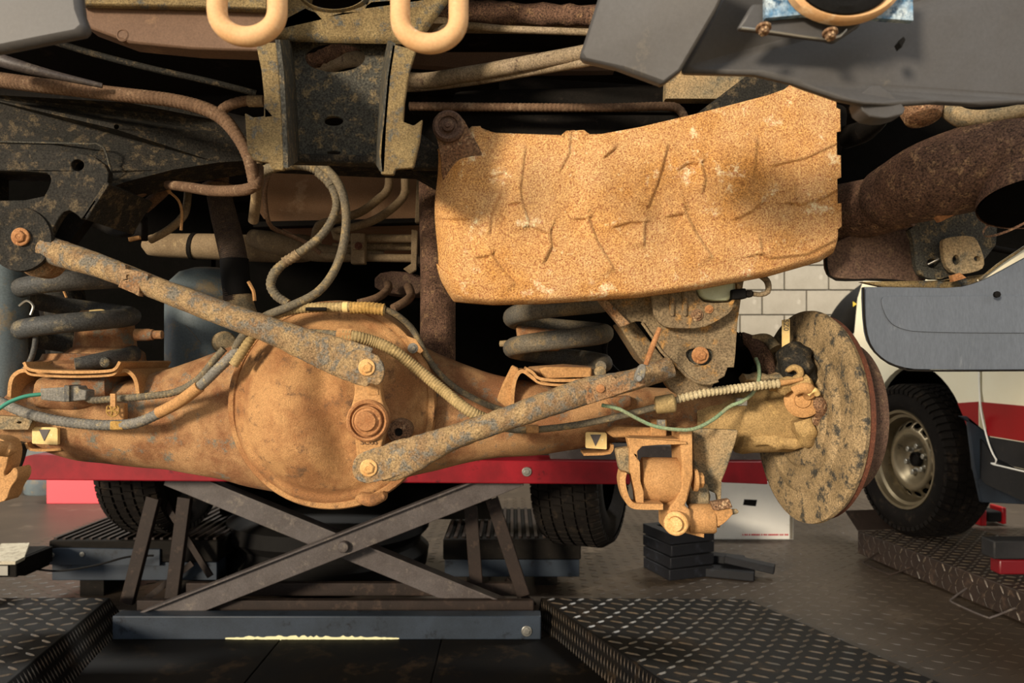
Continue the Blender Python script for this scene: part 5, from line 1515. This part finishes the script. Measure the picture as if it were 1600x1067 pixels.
M_cream_d = mud('ochre ribbed end', 'b08c50', '9a783e', '80683c', s=40)
cable('sensor_loom', 'ribbed loom over the top of the differential with an ochre ribbed end', 'loom',
      [(365, 570, 1.02), (385, 540, 1.02), (405, 510, 1.03), (430, 492, 1.03), (470, 482, 1.03), (520, 480, 1.03), (560, 480, 1.03), (602, 485, 1.03)], 7.5, M_conduit, ribs=(.005, .06), extra=ex3)
cable('thin_cable', 'thin grey cable running from the ochre loom end down to the lower rod', 'cable',
      [(602, 484, 1.03), (620, 492, 1.04), (645, 515, 1.06), (662, 548, 1.07), (685, 582, 1.09), (715, 608, 1.1), (760, 632, 1.1), (800, 645, 1.1)], 5, M_hoseg)


def ex4(t):
    obj('clamp', tube([(527, 524, 1.0), (550, 525, 1.0)], 11, seg=6), M_dust, t)
    obj('front_part', tube([(430, 524, 1.02), (470, 521, 1.01), (528, 524, 1.0)], 7.5, ribs=(.006, .04)), M_hoseg, t)


cable('brake_cable_conduit', 'tan ribbed conduit sweeping over the differential cover down to the lower rod', 'cable',
      [(528, 524, 1.0), (556, 526, 1.0), (585, 534, 1.01), (615, 548, 1.01), (650, 575, 1.02), (690, 608, 1.02), (730, 640, 1.01), (765, 658, 1.02)], 9, M_conduit, ribs=(.004, .06), extra=ex4)


def ex5(t):
    obj('connector_cup', lathe(W(1041, 631, 1.04), (1, -.2, .15), [(-.016, .008), (-.014, .0125), (.010, .0135), (.012, .012), (.014, .005)], 28), M_conduit, t)
    obj('spring_sleeve', tube([(1060, 623, 1.04), (1100, 614, 1.04), (1150, 607, 1.05), (1190, 602, 1.06), (1218, 599, 1.06)], 6.2, ribs=(.006, .16), seg=16), M_sleeve, t)
    obj('rod_tip', tube([(1216, 599, 1.06), (1235, 596, 1.06), (1254, 592, 1.06)], [5, 4, 3]), M_dust, t)
    obj('clamp', pbox(822, 665, 842, 677, 1.045, .02), M_dust, t, bevel=.002)


M_sleeve = mud('pale sleeve', 'b4a684', 'a09272', 'c4b694', s=30)
cable('brake_cable', 'grey brake cable below the lower rod with a pale spring like sleeve', 'cable',
      [(765, 664, 1.06), (800, 671, 1.06), (840, 671, 1.06), (900, 664, 1.05), (960, 652, 1.04), (1028, 635, 1.04), (1066, 622, 1.04)], 5.5, M_hoseg, extra=ex5)


def ex6(t):
    obj('sleeve', tube([(248, 645, 1.06), (280, 628, 1.05), (312, 604, 1.04)], 9.5), M_dust, t)
    obj('clamp_band', pbox(171, 658, 192, 672, 1.06, .025), M_cream_d, t, bevel=.002)
    obj('clamp_leg', pbox(173, 630, 194, 660, 1.09, .012), M_dust, t, bevel=.002)
    obj('star_clip', join(*[tube([(176, 641, 1.075), (176 + 8 * math.cos(a), 641 + 8 * math.sin(a), 1.075)], 2, seg=6) for a in (0.5, 1.8, 3.0, 4.2, 5.5)], tube([(168, 634, 1.075), (184, 634, 1.075), (185, 645, 1.075), (176, 651, 1.075), (167, 645, 1.075), (168, 634, 1.075)], 1.3, seg=6)), M_cream_d, t)


cable('brake_cable', 'grey blue ribbed brake cable sagging along the axle past the small star clip', 'cable',
      [(-30, 620, 1.08), (0, 628, 1.08), (40, 645, 1.07), (90, 657, 1.07), (140, 663, 1.07), (180, 664, 1.07), (215, 660, 1.06), (250, 645, 1.06), (285, 625, 1.05), (318, 598, 1.04), (345, 572, 1.03), (375, 545, 1.03)], 8, M_loomg, ribs=(.006, .04), extra=ex6)


def ex7(t):
    obj('connector', plate([(62, 607), (100, 605), (104, 603), (122, 603), (124, 608), (135, 610), (134, 625), (100, 628), (64, 625)], 1.05, .022), M_loomg, t, bevel=.003, label='grey plastic plug connector')
    obj('plug_rib', plate([(100, 602), (108, 602), (108, 628), (100, 628)], 1.045, .03), M_spring, t, bevel=.001)
    obj('clip_tab', plate([(172, 615), (180, 615), (180, 635), (172, 635)], 1.04, .004), M_dust, t)


cable('sensor_cable', 'brown ribbed sensor cable with a grey plug connector lying above the triangle label', 'cable',
      [(132, 618, 1.06), (145, 625, 1.06), (180, 623, 1.06), (230, 619, 1.05), (275, 612, 1.05), (310, 592, 1.04), (335, 562, 1.03), (350, 545, 1.03)], 5.5, M_hoseg, ribs=(.005, .06), extra=ex7)
cable('green_wire', 'bright green wire running out from the grey plug connector', 'wire', [(-30, 655, 1.02), (-5, 641, 1.03), (15, 628, 1.04), (40, 619, 1.05), (64, 616, 1.06)], 3, M_green)


def ex8(t):
    obj('clip', pbox(1028, 656, 1040, 668, 1.04, .01), M_loomg, t, bevel=.001)
    obj('clip', pbox(1152, 622, 1168, 634, 1.08, .01), M_loomg, t, bevel=.001)


cable('green_wire', 'dusty pale green wire hanging in a bow under the pale sleeve', 'wire',
      [(940, 633, 1.0), (965, 638, 1.0), (992, 652, 1.01), (1020, 665, 1.02), (1055, 671, 1.03), (1085, 670, 1.04), (1115, 655, 1.06), (1140, 635, 1.08), (1160, 627, 1.08), (1178, 612, 1.09), (1186, 590, 1.1), (1185, 570, 1.12), (1181, 560, 1.13)], 3, M_greend, extra=ex8)
o = obj('rubber_hose', tube([(955, 520, 1.24), (946, 535, 1.24), (945, 555, 1.24), (955, 572, 1.24), (968, 585, 1.22)], 4.5), M_black)
tag(o, 'short black hose between the coil spring and the frame bracket', 'hose')
o = obj('handle_rod', tube([(-30, 84, .95), (20, 100, .95), (80, 116, .96), (160, 134, .98)], [11, 10, 7, 4]), M_lift)
tag(o, 'dark tapering rod with a lit upper edge above the thick brown loom', 'rod')
o = obj('lock_rod', tube([(60, 58, 1.05), (150, 85, 1.05), (240, 108, 1.05), (330, 128, 1.06), (400, 146, 1.08)], 5), M_frame)
tag(o, 'thin grey stay slanting behind the brown rear panel', 'rod')
